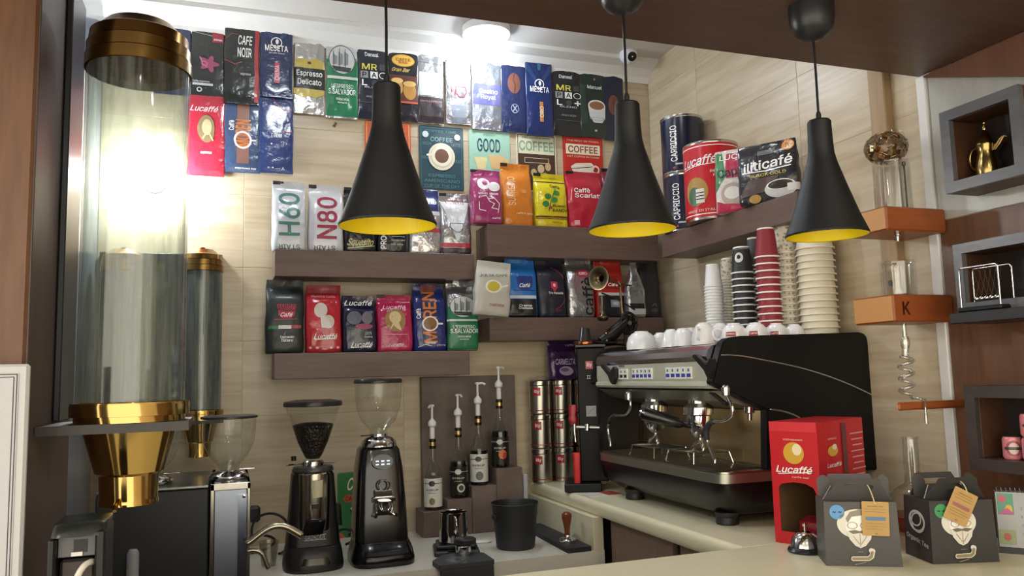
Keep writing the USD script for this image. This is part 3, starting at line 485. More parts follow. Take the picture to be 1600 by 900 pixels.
shelf_bag(699, 749, 437, z2, 'foil and green bag with a sailing ship picture, standing on the lower shelf', foil('#b6b9bb'), salvador(), clip=-1)
# corner, upper shelf
shelf_bag(739, 787, 263, z3, 'magenta bag with white line drawings, hanging over the left end of the corner shelf', plastic('#a8326c'), [('e', -.12, .73, .4, .22, WH), ('e', .22, .68, .4, .18, WH), ('e', -.08, .75, .18, .1, '#a8326c'), ('t', 'GRANDI', -.15, .54, .3, .035, WH), ('t', 'ANIMI', .2, .54, .3, .035, WH), ('l', [(-.25, .48), (-.05, .5), (.05, .4), (.2, .36), (.1, .28), (.3, .26)], .003, WH), ('l', [(-.3, .38), (-.3, .24), (-.1, .22)], .003, WH), ('l', [(.0, .44), (.2, .46), (.36, .36), (.3, .2)], .003, WH), ('t', 'CAFFÈ', .25, .1, .28, .04, WH)], Y=FRONT - 0.005, clip=-1)
shelf_bag(786, 834, 253, z3, 'orange bag with sideways pale lettering', plastic('#df7c1c'), [('t', 'SUPREMO', -.2, .55, .92, .12, '#f2b878', 90), ('t', 'caffè in grani', .2, .2, .55, .035, '#f6d8b0'), ('r', .2, .55, .14, .06, '#e89440'), ('p', [(.3, 0), (.5, 0), (.5, .06)], '#b05a14')], clip=-1)
shelf_bag(838, 889, 269, z3, 'yellow bag with a green coffee plant and brown stripes', plastic('#e2cd12'), [('r', 0, .84, .96, .025, '#5c3a1c'), ('t', 'CAFE CREMA', 0, .92, .5, .03, '#a88a10'), ('t', 'Caffè', .1, .75, .3, .06, '#4a3a1c', -12), ('l', [(-.12, .3), (-.05, .45), (.02, .6), (.1, .7)], .004, '#2c7a3a'), ('e', -.2, .42, .2, .11, '#2c7a3a'), ('e', .06, .5, .2, .11, '#2c8a3a'), ('e', -.14, .56, .2, .1, '#2c7a3a'), ('e', .12, .63, .2, .09, '#3c8a3a'), ('e', -.06, .36, .08, .06, '#b8342a'), ('t', 'Bueno', .2, .39, .4, .05, '#3a2a14', 0, .3), ('t', 'RANDY', .22, .31, .46, .06, '#3a2a14'), ('r', 0, .19, .98, .03, '#6a3420'), ('r', 0, .155, .98, .012, '#6a3420'), ('t', '1000 g', .1, .09, .3, .03, '#6a5a14')], clip=-1)
shelf_bag(889, 946, 266, z3, 'scarlet bag with white serif lettering, left of the middle pendant lamp', plastic('#c01e36'), [('t', 'Caffè', -.12, .66, .42, .08, WH), ('t', 'Scarlatto', .1, .57, .84, .08, WH), ('r', -.3, .1, .14, .08, '#d8a0a8'), ('t', '1 kg', .3, .1, .2, .05, '#e8b8bc')], clip=-1)
shelf_bag(946, 994, 262, z3, 'dark wine-red bag mostly hidden behind the middle pendant lamp', plastic('#7a2038'), [('t', 'CAFFÈ', 0, .6, .6, .1, WH)], clip=-1)
# corner, lower shelf
shelf_bag(741, 797, 407, z4, 'cream matte bag with a yellow cup seen from above, leaning off the shelf end', matte_film('#b9b5a8'), [('t', 'JULIA CAFÉ', -.02, .74, .8, .06, '#6a6258', 6), ('e', -.02, .53, .46, .24, '#e2ded0'), ('e', -.02, .53, .34, .18, '#cdb62c'), ('l', [(.18, .53), (.36, .57)], .007, '#e2ded0'), ('t', 'barista', .08, .2, .4, .06, '#a86a5c')], Y=FRONT - 0.085, rz=0, d=0.06, ry=5)
shelf_bag(793, 842, 401, z4, 'bright blue bag with a black lower third and white band', plastic('#1a72d0'), [('r', 0, .155, .99, .3, '#14161c'), ('r', 0, .34, .99, .05, '#c9d4e2'), ('p', [(-.2, .68), (.34, .68), (.3, .5), (.2, .46), (-.06, .46), (-.16, .5)], '#1c3f94'), ('t', 'AMIGO', .06, .63, .48, .11, '#122a6a'), ('t', 'Café', .06, .53, .34, .07, WH, 0, .3), ('l', [(-.26, .45), (.4, .45)], .003, '#122a6a'), ('t', 'Crema', .06, .2, .4, .04, WH), ('t', 'Cremosa', .06, .16, .44, .04, WH)], clip=1)
shelf_bag(842, 886, 402, z4, 'navy bag with a thin red circle line and a pink shield', matte_film('#1b1e30'), [('l', [(.0 + .62 * math.cos(a) - .1, .48 + .36 * math.sin(a)) for a in np.linspace(-1.3, 1.35, 24)], .0028, '#a83050'), ('p', [(-.04, .6), (.2, .6), (.2, .5), (.08, .43), (-.04, .5)], '#c82a50'), ('e', .08, .54, .1, .06, '#f0c0cc'), ('t', 'Tre Venezie', .12, .41, .52, .04, WH), ('t', 'oro', .2, .12, .2, .03, '#8a3048')])
shelf_bag(889, 931, 402, z4, 'silver bag with black sideways lettering underlined in red', foil('#b4b6b9'), [('t', 'caffè', .22, .36, 1.3, .24 * .85, K, 90), ('l', [(.42, .2), (.44, .52)], .004, '#c02a34'), ('e', .1, .74, .5, .14, '#b23a4c'), ('t', 'ORO', .1, .74, .3, .05, WH)], clip=-1)
shelf_bag(934, 978, 404, z4, 'red and black bag with a white band, behind the brass horn', plastic('#c0261c'), [('r', 0, .2, .99, .38, '#15161d'), ('r', 0, .4, .99, .05, '#c8ccd4'), ('t', 'AMIGO', .06, .66, .5, .1, '#5c1a14'), ('t', 'Café', .08, .56, .34, .06, WH, 0, .3), ('l', [(-.2, .5), (.4, .5)], .003, '#5c1a14'), ('r', .12, .24, .34, .12, '#8a93a6'), ('t', 'ORO', .12, .24, .2, .05, WH)], clip=-1)
shelf_bag(981, 1010, 409, z4, 'plain silver pouch with a black lower band, second from the corner', foil('#a9abae'), [('r', 0, .2, .98, .09, '#17181b'), ('r', .0, .1, .9, .1, '#c0c0c2')], topw=.3, fold=.9, Y=FRONT - .01, d=.05)
shelf_bag(1003, 1034, 402, z4, 'plain black matte bag standing in the corner of the shelf', matte_film('#25262b'), [('t', 'A', .1, .22, .3, .06, '#5c5f66'), ('r', .1, .13, .3, .05, '#4b4e55')], Y=FRONT + .06, d=.06)
# ------------------------------------------------------------------ espresso machine on the side counter (front towards -x)
O = np.array([1.27, 2.30, BAR]); NEAR, FAR = -0.40, 0.385
def mx(px, py, X): return on_x(px, py, X) - O
t = thing('espresso_machine', 'large two-group espresso machine with black side panels and a steel drip tray', 'espresso machine', O)
sp = [(1113, 599), (1121, 566), (1130, 534), (1138, 528), (1155, 525), (1343, 519), (1350, 521), (1355, 526), (1360, 542), (1370, 589), (1376, 625), (1381, 680), (1383, 735), (1200, 735), (1199, 641)]
sp = [on_y(x, y, 1.9) - O for x, y in sp]; sp = Polygon([(p[0], p[2]) for p in sp]).buffer(-.008).buffer(.008, 4)
PANEL = plain('#0c0c0d', 0.42, 0, 0, 0.03, 300, 0.3)
lo_, hi_ = sp.buffer(-0.004), sp
for y in (NEAR, FAR - 0.035):
    part(t, 'side_panel', join(extrude(hi_, 0.027, 'xz', (0, y + 0.031, 0)), extrude(lo_, 0.004, 'xz', (0, y + 0.0041, 0)), extrude(lo_, 0.004, 'xz', (0, y + 0.0349, 0))), PANEL)
stripe = [on_y(x, y, 1.899) - O for x, y in ((1127, 555), (1147, 555), (1191, 562), (1248, 574), (1316, 596), (1372, 622))]
part(t, 'trim_strip', tube(curve([(p[0], NEAR - 0.0006, p[2]) for p in stripe], 24), 0.0022, 6), steel('#dcdcda', .32), True)
low = [on_y(x, y, 1.899) - O for x, y in ((1203, 640), (1225, 643), (1250, 653))]
part(t, 'trim_strip', tube(curve([(p[0], NEAR - 0.0006, p[2]) for p in low], 8), 0.003, 6), CHROME, True)
yn, yf = NEAR + 0.036, FAR - 0.036; L = yf - yn
def along(poly): # outline in (x, z), run along y between the side panels
    return extrude(poly, L, 'xz', (0, yf, 0))
part(t, 'top_plate', along([(0.05, 0.486), (0.50, 0.486), (0.50, 0.504), (0.05, 0.504)]), STEEL)
part(t, 'front_rail', along(Polygon([(0.004, 0.455), (0.0, 0.468), (0.006, 0.486), (0.022, 0.499), (0.049, 0.503), (0.049, 0.455)])), steel('#c8cad4', 0.2), 25)
FASCIA = plain('#d3d5c2', 0.3, 0.45)
part(t, 'fascia', along(Polygon([(0.002, 0.378), (-0.004, 0.385), (-0.002, 0.395), (0.004, 0.398), (0.002, 0.413), (0.004, 0.454), (0.05, 0.454), (0.05, 0.372)])), FASCIA, 25, 'pale metallic control fascia')
part(t, 'under_plate', along([(0.01, 0.371), (0.06, 0.340), (0.19, 0.310), (0.19, 0.36), (0.05, 0.3715)]), steel('#b5b5ac', 0.4))
part(t, 'boiler_housing', along([(0.19, 0.16), (0.50, 0.14), (0.50, 0.485), (0.0505, 0.485), (0.0505, 0.373), (0.191, 0.361)]), plain('#1d1d1e', 0.5))
part(t, 'back_splash', along([(0.181, 0.152), (0.1895, 0.152), (0.1895, 0.309), (0.181, 0.309)]), steel('#c9b48e', 0.3))
# keys
for a, b, n, y0_, y1_, blue in ((986, 1017, 5, 577, 596, 1), (1038, 1079, 5, 573, 594, 1), (961, 979, 3, 585, 600, 0)):
    pa, pb = mx(a, (y0_ + y1_) / 2, 1.266), mx(b, (y0_ + y1_) / 2 - 2, 1.266); w = (pa[1] - pb[1]) / n
    for k in range(n):
        yc = pa[1] - (k + .5) * w; zt, zb = 0.44, 0.405
        kk = part(t, 'key', bx(-0.0015, 0.0046, yc - w * .43, yc + w * .43, zb, zt, 0.0008), plain('#e4e5dc', 0.35))
        part(kk, 'key_label', bx(-0.0022, -0.0012, yc - w * .34, yc + w * .34, zb + .006, zb + .016), plain('#3c46a8' if blue else '#2b2d30', 0.3))
        part(kk, 'key_symbol', bx(-0.0022, -0.0012, yc - w * .12, yc + w * .12, zt - .013, zt - .005), plain('#5a5f58', 0.4))
p = mx(970, 577, 1.27); part(t, 'nameplate', shift(rot(rot(meshkit.text_mesh('ESPRESSO', 0.006, 0.001), 90, (1, 0, 0)), -90, (0, 0, 1)), 0.0035, p[1] + .02, 0.447), plain('#5a5d58', 0.4))
# steam levers
def lever(pts):
    q = [mx(x, y, 1.245) for x, y in pts]; g = Polygon([(-p[1], p[2]) for p in q]).buffer(-.002).buffer(.004, 3)
    return extrude(g, 0.012, 'yz', (-0.004, 0, 0))
part(t, 'steam_lever', lever([(1077, 556), (1082, 555), (1099, 572), (1104, 561), (1108, 562), (1108, 577), (1104, 592), (1101, 590), (1095, 577)]), plain('#17181a', 0.3))
part(t, 'steam_lever', lever([(934, 571), (937, 570), (949, 583), (954, 574), (957, 577), (957, 590), (953, 600), (950, 597), (946, 586)]), plain('#17181a', 0.3))
# brew groups, portafilters, wands
for n, px in enumerate((1021, 1090)):
    g = mx(px, 615, 1.36); y = g[1]
    part(t, 'brew_group', lathe([(0, 0.268), (0.036, 0.268), (0.038, 0.275), (0.038, 0.292), (0.045, 0.296), (0.045, 0.318), (0.03, 0.33), (0.03, 0.36)], 28, (0.09, y, 0)), CHROME, 35)
    part(t, 'portafilter_basket', lathe([(0, 0.225), (0.012, 0.226), (0.03, 0.24), (0.037, 0.262), (0.0375, 0.2675)], 24, (0.09, y, 0)), CHROME, 35)
    sp_ = part(t, 'spout', join(tube(curve([(0.09, y, 0.23), (0.09, y - .004, 0.212), (0.085, y - .02, 0.204), (0.083, y - .026, 0.185)], 10), 0.006, 8), tube(curve([(0.09, y, 0.23), (0.09, y + .004, 0.212), (0.085, y + .02, 0.204), (0.083, y + .026, 0.185)], 10), 0.006, 8)), CHROME, True)
    if n == 1:
        end = mx(1001, 645, 1.19); st = np.array([0.055, y - .002, 0.262]); d_ = end - st
        part(t, 'portafilter_handle', tube([st + d_ * k for k in (0, .12, .2, .45, .8, .95, 1.0)], [.007, .008, .015, .018, .0215, .021, .012], 16), plain('#0e0f11', 0.25, 0, 0.3), 40)
        part(t, 'handle_cap', tube([st + d_ * .998, st + d_ * 1.03], [.011, .008], 14), CHROME, 40)
        part(t, 'wand_lever', tube([mx(1099, 605, 1.30), mx(1118, 618, 1.29), mx(1136, 632, 1.28)], [.004, .006, .005], 10), BLACK, 40)
def wand(pts, X): return curve([mx(x, y, X) for x, y in pts], 40)
a = wand([(1134, 612), (1140, 626), (1145, 643), (1139, 654), (1128, 658), (1113, 659), (1105, 668), (1104, 684), (1111, 705), (1118, 724)], 1.285)
part(t, 'steam_wand', tube(a, 0.0052, 8), CHROME, True); part(t, 'rubber_grip', tube(a[21:31], 0.0078, 8), RUBBER, True)
part(t, 'wand_joint', lathe([(0, -.01), (.011, -.008), (.012, .012), (.008, .02)], 16, tuple(a[0] + (0, 0, -.002))), CHROME, 40)
a = wand([(982, 620), (985, 636), (979, 647), (966, 649), (954, 655), (950, 668), (952, 684), (954, 698)], 1.285)
part(t, 'steam_wand', tube(a, 0.0052, 8), CHROME, True); part(t, 'rubber_grip', tube(a[20:29], 0.0078, 8), RUBBER, True)
part(t, 'wand_joint', lathe([(0, -.01), (.011, -.008), (.012, .012), (.008, .02)], 16, tuple(a[0] + (0, 0, -.002))), CHROME, 40)
p = mx(1171, 640, 1.42)
part(t, 'water_spout', lathe([(0, -.03), (.007, -.03), (.008, -.012), (.015, -.008), (.016, .008), (.008, .012), (.008, .05)], 18, tuple(p)), CHROME, 40)
# drip tray and base
ys, ye = NEAR, FAR
def slab(z0, z1, x0, e, inset=0.0): return loft([(z0, 0.26 + x0 / 2, (ys + ye) / 2, 0.26 - x0 / 2 - inset, (ye - ys) / 2 - inset, e), (z1, 0.26 + x0 / 2, (ys + ye) / 2, 0.26 - x0 / 2 - inset, (ye - ys) / 2 - inset, e)], 96)
part(t, 'base', loft([(0.024, 0.275, (ys + ye) / 2, 0.215, (ye - ys) / 2 - .045, 9), (0.034, 0.27, (ys + ye) / 2, 0.235, (ye - ys) / 2 - .02, 9), (0.062, 0.262, (ys + ye) / 2, 0.254, (ye - ys) / 2 - .004, 12), (0.118, 0.26, (ys + ye) / 2, 0.26, (ye - ys) / 2, 14)], 96), plain('#0e0e0f', 0.3), 40)
part(t, 'tray_band', slab(0.1182, 0.143, 0, 14), steel('#b5b3a8', 0.38), 40)
part(t, 'tray_rim', slab(0.1432, 0.149, 0, 14, .003), steel('#b5b3aa', 0.25), 40)
gr = [bx(0.015, 0.172, y - .0028, y + .0028, 0.1495, 0.153) for y in np.arange(ys + .05, ye - .05, 0.0125)]
part(t, 'far_wall', bx(.02, .18, FAR - .034, FAR - .006, .15, .372), plain('#0d0d0e', .45))
gp = part(t, 'drip_grate', join(bx(0.012, 0.176, ys + .036, ye - .036, 0.1492, 0.1502), bx(0.012, 0.018, ys + .036, ye - .036, 0.1502, 0.1535), bx(0.17, 0.176, ys + .036, ye - .036, 0.1502, 0.1535)), steel('#77756d', 0.35))
part(gp, 'grate_bars', join(*gr), steel('#a5a39a', 0.3), kind='stuff')
def stand(top4, legs, z):
    q = [on_z(x, y, BAR + z) - O for x, y in top4]
    s = part(t, 'cup_stand', join(*[tube([q[i], q[(i + 1) % 4]], 0.0022, 6) for i in range(4)], *[tube([q[0] + (q[1] - q[0]) * k, q[3] + (q[2] - q[3]) * k], 0.0012, 5) for k in np.linspace(.08, .92, 12)]), steel('#b5b3aa', 0.25))
    for i in range(4):
        d = q[i] + (q[i] - sum(q) / 4) * .12; part(s, 'leg', tube([q[i], [d[0], d[1], 0.1536]], 0.0024, 6), CHROME)
stand([(988, 695), (1022, 700), (1071, 698), (1033, 693)], 0, 0.186)
stand([(1045, 702), (1084, 708), (1139, 705), (1098, 700)], 0, 0.186)
for x, y in ((0.05, 0.185), (0.06, -0.335), (0.45, 0.2), (0.45, -0.33)):
    part(t, 'foot', lathe([(0, 0.0003), (0.03, 0.0003), (0.032, 0.004), (0.030, 0.02), (0.034, 0.026), (0.034, 0.034)], 24, (x, y, 0)), plain('#1b1b1c', 0.5), 35)
p = mx(1055, 745, 1.27)
TOPZ = BAR + 0.5045
# ------------------------------------------------------------------ porcelain on top of the machine, upside down
PORC = plain('#e9e9ea', 0.14, 0, 0.6)
def cup(px, py, X, r, h, label, round_=0.0, logo=None, handle=None):
    q = on_x(px, py, X); t = thing('porcelain_cup', label, 'cup', (X, q[1], TOPZ + .0004), group='upside-down porcelain on top of the espresso machine')
    e = round_
    prof = [(r, 0), (r, h * .1), (r * (1 - .04 * (1 - e)), h * .35), (r * (.84 + .03 * e), h * .68), (r * (.66 - .0 * e), h * .86), (r * .52, h * .93), (r * .46, h * .95), (r * .46, h), (0, h * .985)]
    inner = [(0, h * .84), (r * .5, h * .82), (r * .8, h * .5), (r * .93, h * .1), (r * .95, 0)]
    part(t, 'bowl', lathe(inner[::-1][:0] + [(0, h * .86), (r * .5, h * .82), (r * .8, h * .5), (r * .95, 0)] + prof, 36, caps=False), PORC, 50)
    if handle is not None:
        a = np.radians(handle); c = [(r * .9, h * .25), (r * 1.4, h * .3), (r * 1.45, h * .6), (r * .82, h * .68)]
        part(t, 'handle', tube(curve([(u * math.cos(a), u * math.sin(a), z) for u, z in c], 12), r * .11, 8), PORC, True)
    if logo:
        def pl(v2, o):
            z = v2[:, 1] + h * .34; rr = np.interp(z, [z_ for _, z_ in prof[:-1]], [r_ for r_, _ in prof[:-1]]) + o; an = np.radians(222) + v2[:, 0] / r
            return np.stack([rr * np.cos(an), rr * np.sin(an), z], 1)
        prints(t, [('r', 0, .5, .8, .9, '#b03030'), ('t', logo, 0, .5, .7, .4, '#f0e0e0')], r * .9, h * .24, pl, 0.006)
    return t
cup(1003, 548, 1.345, 0.052, 0.062, 'large round white bowl upside down at the far left of the machine top', 1.0)
cup(1033, 546, 1.43, 0.036, 0.058, 'small plain white cup beside the large round bowl', .4)
cup(1049, 544, 1.335, 0.032, 0.056, 'tall plain white cup, second in front of the plain white ones', .2)
cup(1068, 541, 1.345, 0.036, 0.056, 'straight-sided plain white cup in the middle of the front row', .5)
cup(1080, 537, 1.46, 0.04, 0.066, 'plain white cup behind the straight-sided one', .5)
cup(1100, 535, 1.35, 0.036, 0.066, 'white cup with its handle turned to the front, left of the lettered cups', .5, None, 215)
cup(1126, 533, 1.43, 0.036, 0.066, 'plain white cup right behind the cup with a front handle', .3)
cup(1147, 528, 1.42, 0.042, 0.06, 'white cup with a red label and a handle on its left', .3, 'ESPRESSO', 160)
cup(1181, 524, 1.475, 0.037, 0.06, 'white cup with a red label, second of the lettered cups', .3, 'CAFFE')
cup(1213, 520, 1.55, 0.036, 0.058, 'white cup with a red label, third of the lettered cups', .3, 'CAFFE')
cup(1241, 518, 1.61, 0.033, 0.054, 'small white cup in front of the patterned paper cups, last in the row', .4)
# ------------------------------------------------------------------ stacks of paper cups along the wall (each cup mouth down, nested)
def paper_cup(rb, rt, h, wall, rim, name, label, group, loc, band=None, motif=None):
    t = thing('paper_cup', label, 'paper cup', loc, group=group)
    part(t, 'body', lathe([(rb - .0006, 0.001), (rt, h - .002), (rt - .0015, h), (rt - .003, h - .004), (0, h - .005)], 28, caps=False), wall, 40)
    tt = rb * .035 + .0008
    part(t, 'rim', lathe([(rb - .001, -.001), (rb + tt, -.0006), (rb + tt * 1.3, .0018), (rb + tt, .004), (rb - .001, .0045), (rb - .001, -.001)], 28, caps=False), rim, 40)
    if band: part(t, 'base_ring', lathe([(rt + .0002, h - .007), (rt + .0004, h - .001), (rt - .001, h + .0008), (rt - .003, h - .001)], 28, caps=False), rim, 40)
    if motif:
        def pl(v2, o):
            z = v2[:, 1]; rr = np.interp(z, [0, h], [rb, rt]) + o; an = np.radians(228) + v2[:, 0] / rb
            return np.stack([rr * np.cos(an), rr * np.sin(an), z], 1)
        prints(t, motif, rb * 2, h, pl, 0.006)
    return t
IV = plain('#e6e2d6', 0.5)
FLOR = mat('floral_paper', {'tc': ('texture_coordinate', {}), 'v': ('voronoi_texture', {'scale': 95.0}), 'n': ('noise_texture', {'scale': 160.0, 'detail': 2.0}), 'r': ('rgb_ramp', {'ramp': [(0.0, C('#7a3f26')), (0.2, C('#66784f')), (0.34, C('#a58f62')), (0.48, C('#d8ceb4')), (1.0, C('#e4dcc6'))]}),
     'mx': ('mix', {'fac': 0.25}), 'p': ('principled_bsdf', {'roughness': 0.5})}, [('tc.object', 'v.vector'), ('tc.object', 'n.vector'), ('v.distance', 'r.fac'), ('r.color', 'mx.color1'), ('n.color', 'mx.color2'), ('mx.color', 'p.base_color')])
ORD = 'second third fourth fifth sixth seventh eighth ninth tenth eleventh twelfth thirteenth fourteenth fifteenth sixteenth seventeenth eighteenth nineteenth twentieth'.split() + [f'twenty-{k}' for k in 'first second third fourth fifth sixth seventh eighth ninth'.split()]
stacks = [ # px of the axis, px y of the top, X, mouth radius, base radius, cup height, visible step, wall, rim, words
    (1113, 415, 1.60, .031, .0225, .078, .0105, plain('#e9e9e8', .45), plain('#f0efec', .4), 'plain white small paper cup', None),
    (1136, 405, 1.68, .028, .021, .075, .0100, FLOR, IV, 'small pale patterned paper cup', None),
    (1158, 390, 1.61, .036, .0265, .088, .0215, plain('#2a2b2e', .5), plain('#efeeea', .4), 'black paper cup with white rim', [('e', -.1, .58, .46, .38, '#d8d6cf'), ('e', -.1, .6, .2, .16, '#2a2b2e'), ('r', 0, .9, 1.6, .02, '#8a8a88')]),
    (1178, 374, 1.68, .031, .0225, .098, .0132, plain('#4a4648', .5), IV, 'grey paper cup', None),
    (1196, 363, 1.61, .0365, .026, .094, .0225, plain('#8e2634', .5), plain('#efeae0', .4), 'dark red paper cup with white rim', None),
    (1225, 351, 1.70, .0425, .030, .108, .0205, FLOR, IV, 'cream paper cup with small flower print', None),
    (1270, 352, 1.725, .0565, .043, .07, .0205, plain('#e2dac4', .5), plain('#e9e2ce', .45), 'wide cream paper bowl', None)]
for px, py, X, rb, rt, h, step, wall, rim, words, motif in stacks:
    q = on_x(px, py, X); n = max(2, int(round((q[2] - TOPZ - h) / step)) + 1); loc = np.array([X, q[1], TOPZ + .0022])
    gname = words + 's nested in one tall stack'
    src = None
    for k in range(n):
        z = loc + (0, 0, k * step); rest = f'{words}, {ORD[n - 2 - k]} from the top of its nested stack'
        if k == n - 1: paper_cup(rb, rt, h, wall, rim, '', f'{words} on top of its tall nested stack', gname, z, True, motif)
        elif src is None: src = paper_cup(rb, rt, h, wall, rim, '', rest, gname, z, True)
        else: dup(src, z, rest, group=gname)
# ------------------------------------------------------------------ black tower behind the machine, with the steel cans
a = on_y(907, 700, 2.72); b = on_y(905, 545, 2.72)
t = thing('coffee_dispenser', 'tall slim black coffee machine with a red handle beside the steel cans', 'coffee machine', (1.243, 2.757, BAR), rz=-24)
HZ = 0.525
part(t, 'tower', bx(0, 0.105, 0, 0.19, 0.031, HZ, 0.004), plain('#0a0909', 0.4, spec=0.2))
part(t, 'base_tray', bx(-0.06, 0.075, -0.055, 0.12, 0.0003, 0.03, 0.004), BLACK)
part(t, 'head_plate', bx(-0.005, 0.11, -0.006, 0.19, HZ + .0005, HZ + .012, 0.002), BLACKG)
fl = lambda it: prints(t, it, 0.09, HZ, lambda p, o: np.stack([p[:, 0] + .052, np.full(len(p), -o), p[:, 1]], 1), .5)
fl([('r', -.07, .875, .3, .055, '#c8202c'), ('t', 'illy', -.07, .875, .2, .035, WH), ('t', 'II', -.1, .79, .16, .025, SI), ('r', -.05, .55, .42, .075, '#8a8988'), ('l', [(-.2, .53), (.08, .57)], .001, '#3a3838')])
part(t, 'tap_bar', join(tube([(-.012, -.012, .232), (.085, -.014, .229)], 0.007, 10), lathe([(0, -.012), (.01, -.012), (.01, .012), (0, .012)], 14, (.03, -.014, .231))), CHROME, 40)
part(t, 'red_tap', loft([(.245, -.02, -.02, .011, .011, 3), (.262, -.022, -.02, .017, .014, 3), (.28, -.022, -.02, .012, .011, 3), (.298, -.02, -.02, .016, .014, 3), (.314, -.02, -.02, .013, .012, 3)], 20), plain('#a8182c', 0.3), 40, 'red plastic tap')
part(t, 'tap_nozzle', tube([(-.018, -.02, .244), (-.018, -.02, .22), (-.014, -.022, .178)], [.008, .007, .005], 10), CHROME, 40)
part(t, 'red_handle', loft([(.0305, -.012, -.02, .012, .012, 4), (.08, -.012, -.02, .013, .013, 4), (.135, -.012, -.02, .0135, .013, 4), (.14, -.012, -.02, .012, .011, 4)], 20), plain('#d01c22', 0.35), 40, 'bright red upright handle')
part(t, 'copper_funnel', lathe([(0.036, HZ + .0125), (0.037, HZ + .022), (.026, HZ + .026), (.022, HZ + .05), (.018, HZ + .075), (0, HZ + .076)], 24, (.034, .034, 0)), plain('#2d2b2c', .25), 40)
part(t, 'copper_band', lathe([(0.0375, HZ + .0126), (0.0385, HZ + .016), (.0375, HZ + .0225), (.03, HZ + .0255)], 24, (.034, .034, 0), caps=False), steel('#b8683c', .2), 40, 'copper band')
def can(x, y, z, label, r=.0425, h=.1345, name='steel_can', group='steel coffee cans stacked beside the coffee machine'):
    t = thing(name, label, 'coffee can', (x, y, z), group=group)
    part(t, 'body', lathe([(0, 0.0002), (r - .001, .0002), (r, .003), (r, h * .83), (r - .002, h * .845)], 36), steel('#bdb8ac', .3), 40)
    part(t, 'lid', lathe([(r - .002, h * .846), (r + .0012, h * .85), (r + .0012, h * .97), (r - .003, h), (0, h - .001)], 36, caps=False), steel('#bdb9ae', .26), 40)
    prints(t, [('r', -.12, .66, .36, .24, '#b81c26'), ('t', 'illy', -.12, .66, .26, .12, WH), ('r', 0, .1, 2.2, .025, '#a8222c'), ('t', 'espresso', .5, .6, .3, .05, '#6d6a62')], r * 2, h, lambda p, o: np.stack([(r + o) * np.cos(np.radians(247) + p[:, 0] / r), (r + o) * np.sin(np.radians(247) + p[:, 0] / r), p[:, 1]], 1), .006)
    return t
rows = ('bottom', 'middle', 'top')
for ci, (cx, where) in enumerate(((1.207, 'left column'), (1.302, 'middle column'), (1.398, 'half-hidden right column'))):
    for k in range(3): can(cx, 3.055, BAR + .0004 + k * .1355, f'steel coffee can with a red square emblem, {rows[k]} one of the {where}')
zc = BAR + 3 * .1355
a, b = on_y(859, 560, 3.03), on_y(903, 560, 3.03)
bag('coffee_bag', 'shiny purple bag with pale lettering, standing on the stacked steel cans', (a[0] + b[0]) / 2, 3.055, zc, b[0] - a[0], on_y(880, 533, 3.03)[2] - zc, .06, plastic('#3c1a54'), [('t', 'CARMELITA', .05, .46, .7, .16, '#c7b8d4'), ('e', .05, .22, .5, .24, '#b59ab0'), ('e', .0, .25, .3, .1, '#7a5a86'), ('t', 'caffè', .3, .9, .3, .06, '#b9a0c4', 0, .4)], seed=77)
part_ = None
# ------------------------------------------------------------------ antique brass model on the tower
B0 = np.array([1.34, 2.79, BAR + HZ + .0125]); yb = 2.745
def am(px, py, dy=0): q = on_y(px, py, yb + dy); return q - B0
t = thing('brass_ornament', 'antique brass and black metal ornament with a horn and a spoked wheel', 'ornament', B0)
OB = steel('#6f6248', .3); DK = plain('#2b2827', .35, .6)
part(t, 'base_plate', bx(-.012, .06, -.07, .05, 0.0003, .010, .002), DK)
hb = am(928, 432); he = am(952, 437)
hp = lathe([(.012, 0), (.013, -.03), (.02, -.045), (.036, -.052), (.046, -.053), (.047, -.050), (.036, -.047), (.017, -.04), (.009, -.03), (.0088, 0)], 28, caps=False); 
hp = rot(rot(hp, 90, (0, 1, 0)), 28, (0, 0, 1)); part(t, 'horn', shift(hp, *am(948, 436)), OB, 40)
part(t, 'neck', lathe([(0, -.012), (.011, -.01), (.013, 0), (.011, .01), (0, .012)], 18, tuple(am(949, 437))), OB, 40)
ball = am(969, 445); part(t, 'joint', trimesh.creation.icosphere(2, .008).apply_translation(ball), OB, True)
part(t, 'arm', tube([am(948, 436), ball, am(986, 446)], .003, 8), OB); part(t, 'upright', tube([am(969, 446), am(971, 478), am(974, 505)], [.004, .006, .009], 10), OB)
part(t, 'lever', tube([am(940, 458), am(962, 466), am(992, 484)], .0032, 8), OB); part(t, 'hanging_weight', lathe([(0, -.012), (.016, -.010), (.022, -.002), (.022, .004), (.012, .01), (.004, .03), (.004, .085)], 20, tuple(am(942, 497))), OB, 40)
wc = am(982, 505, -.012); rr = .040; a = np.linspace(0, 2 * np.pi, 33)
wl = part(t, 'wheel', tube(np.stack([wc[0] + rr * np.cos(a) * .85, np.full(33, wc[1]), wc[2] + rr * np.sin(a)], 1), .006, 8), DK, True)
part(wl, 'disc', lathe([(0, -.005), (.033, -.004), (.033, .004), (0, .005)], 24, tuple(wc + (0, .012, 0)), 'y'), plain('#1a1716', .4, .4), 40)
for k in range(6): part(wl, 'spoke', tube([wc, wc + (rr * .85 * math.cos(k * 1.047), 0, rr * math.sin(k * 1.047))], .0022, 6), DK)
part(wl, 'hub', lathe([(0, -.012), (.009, -.012), (.009, .012), (0, .012)], 14, tuple(wc), 'y'), steel('#9a927c', .25), 40)
part(t, 'body_beam', tube([am(938, 533), am(955, 524), am(978, 502)], [.014, .027, .02], 12), DK, 40)
part(t, 'bracket', tube([am(972, 500), am(978, 530), am(976, 539)], .006, 8), DK); part(t, 'stay', tube([am(990, 500), am(996, 535), am(984, 540)], .005, 8), DK)
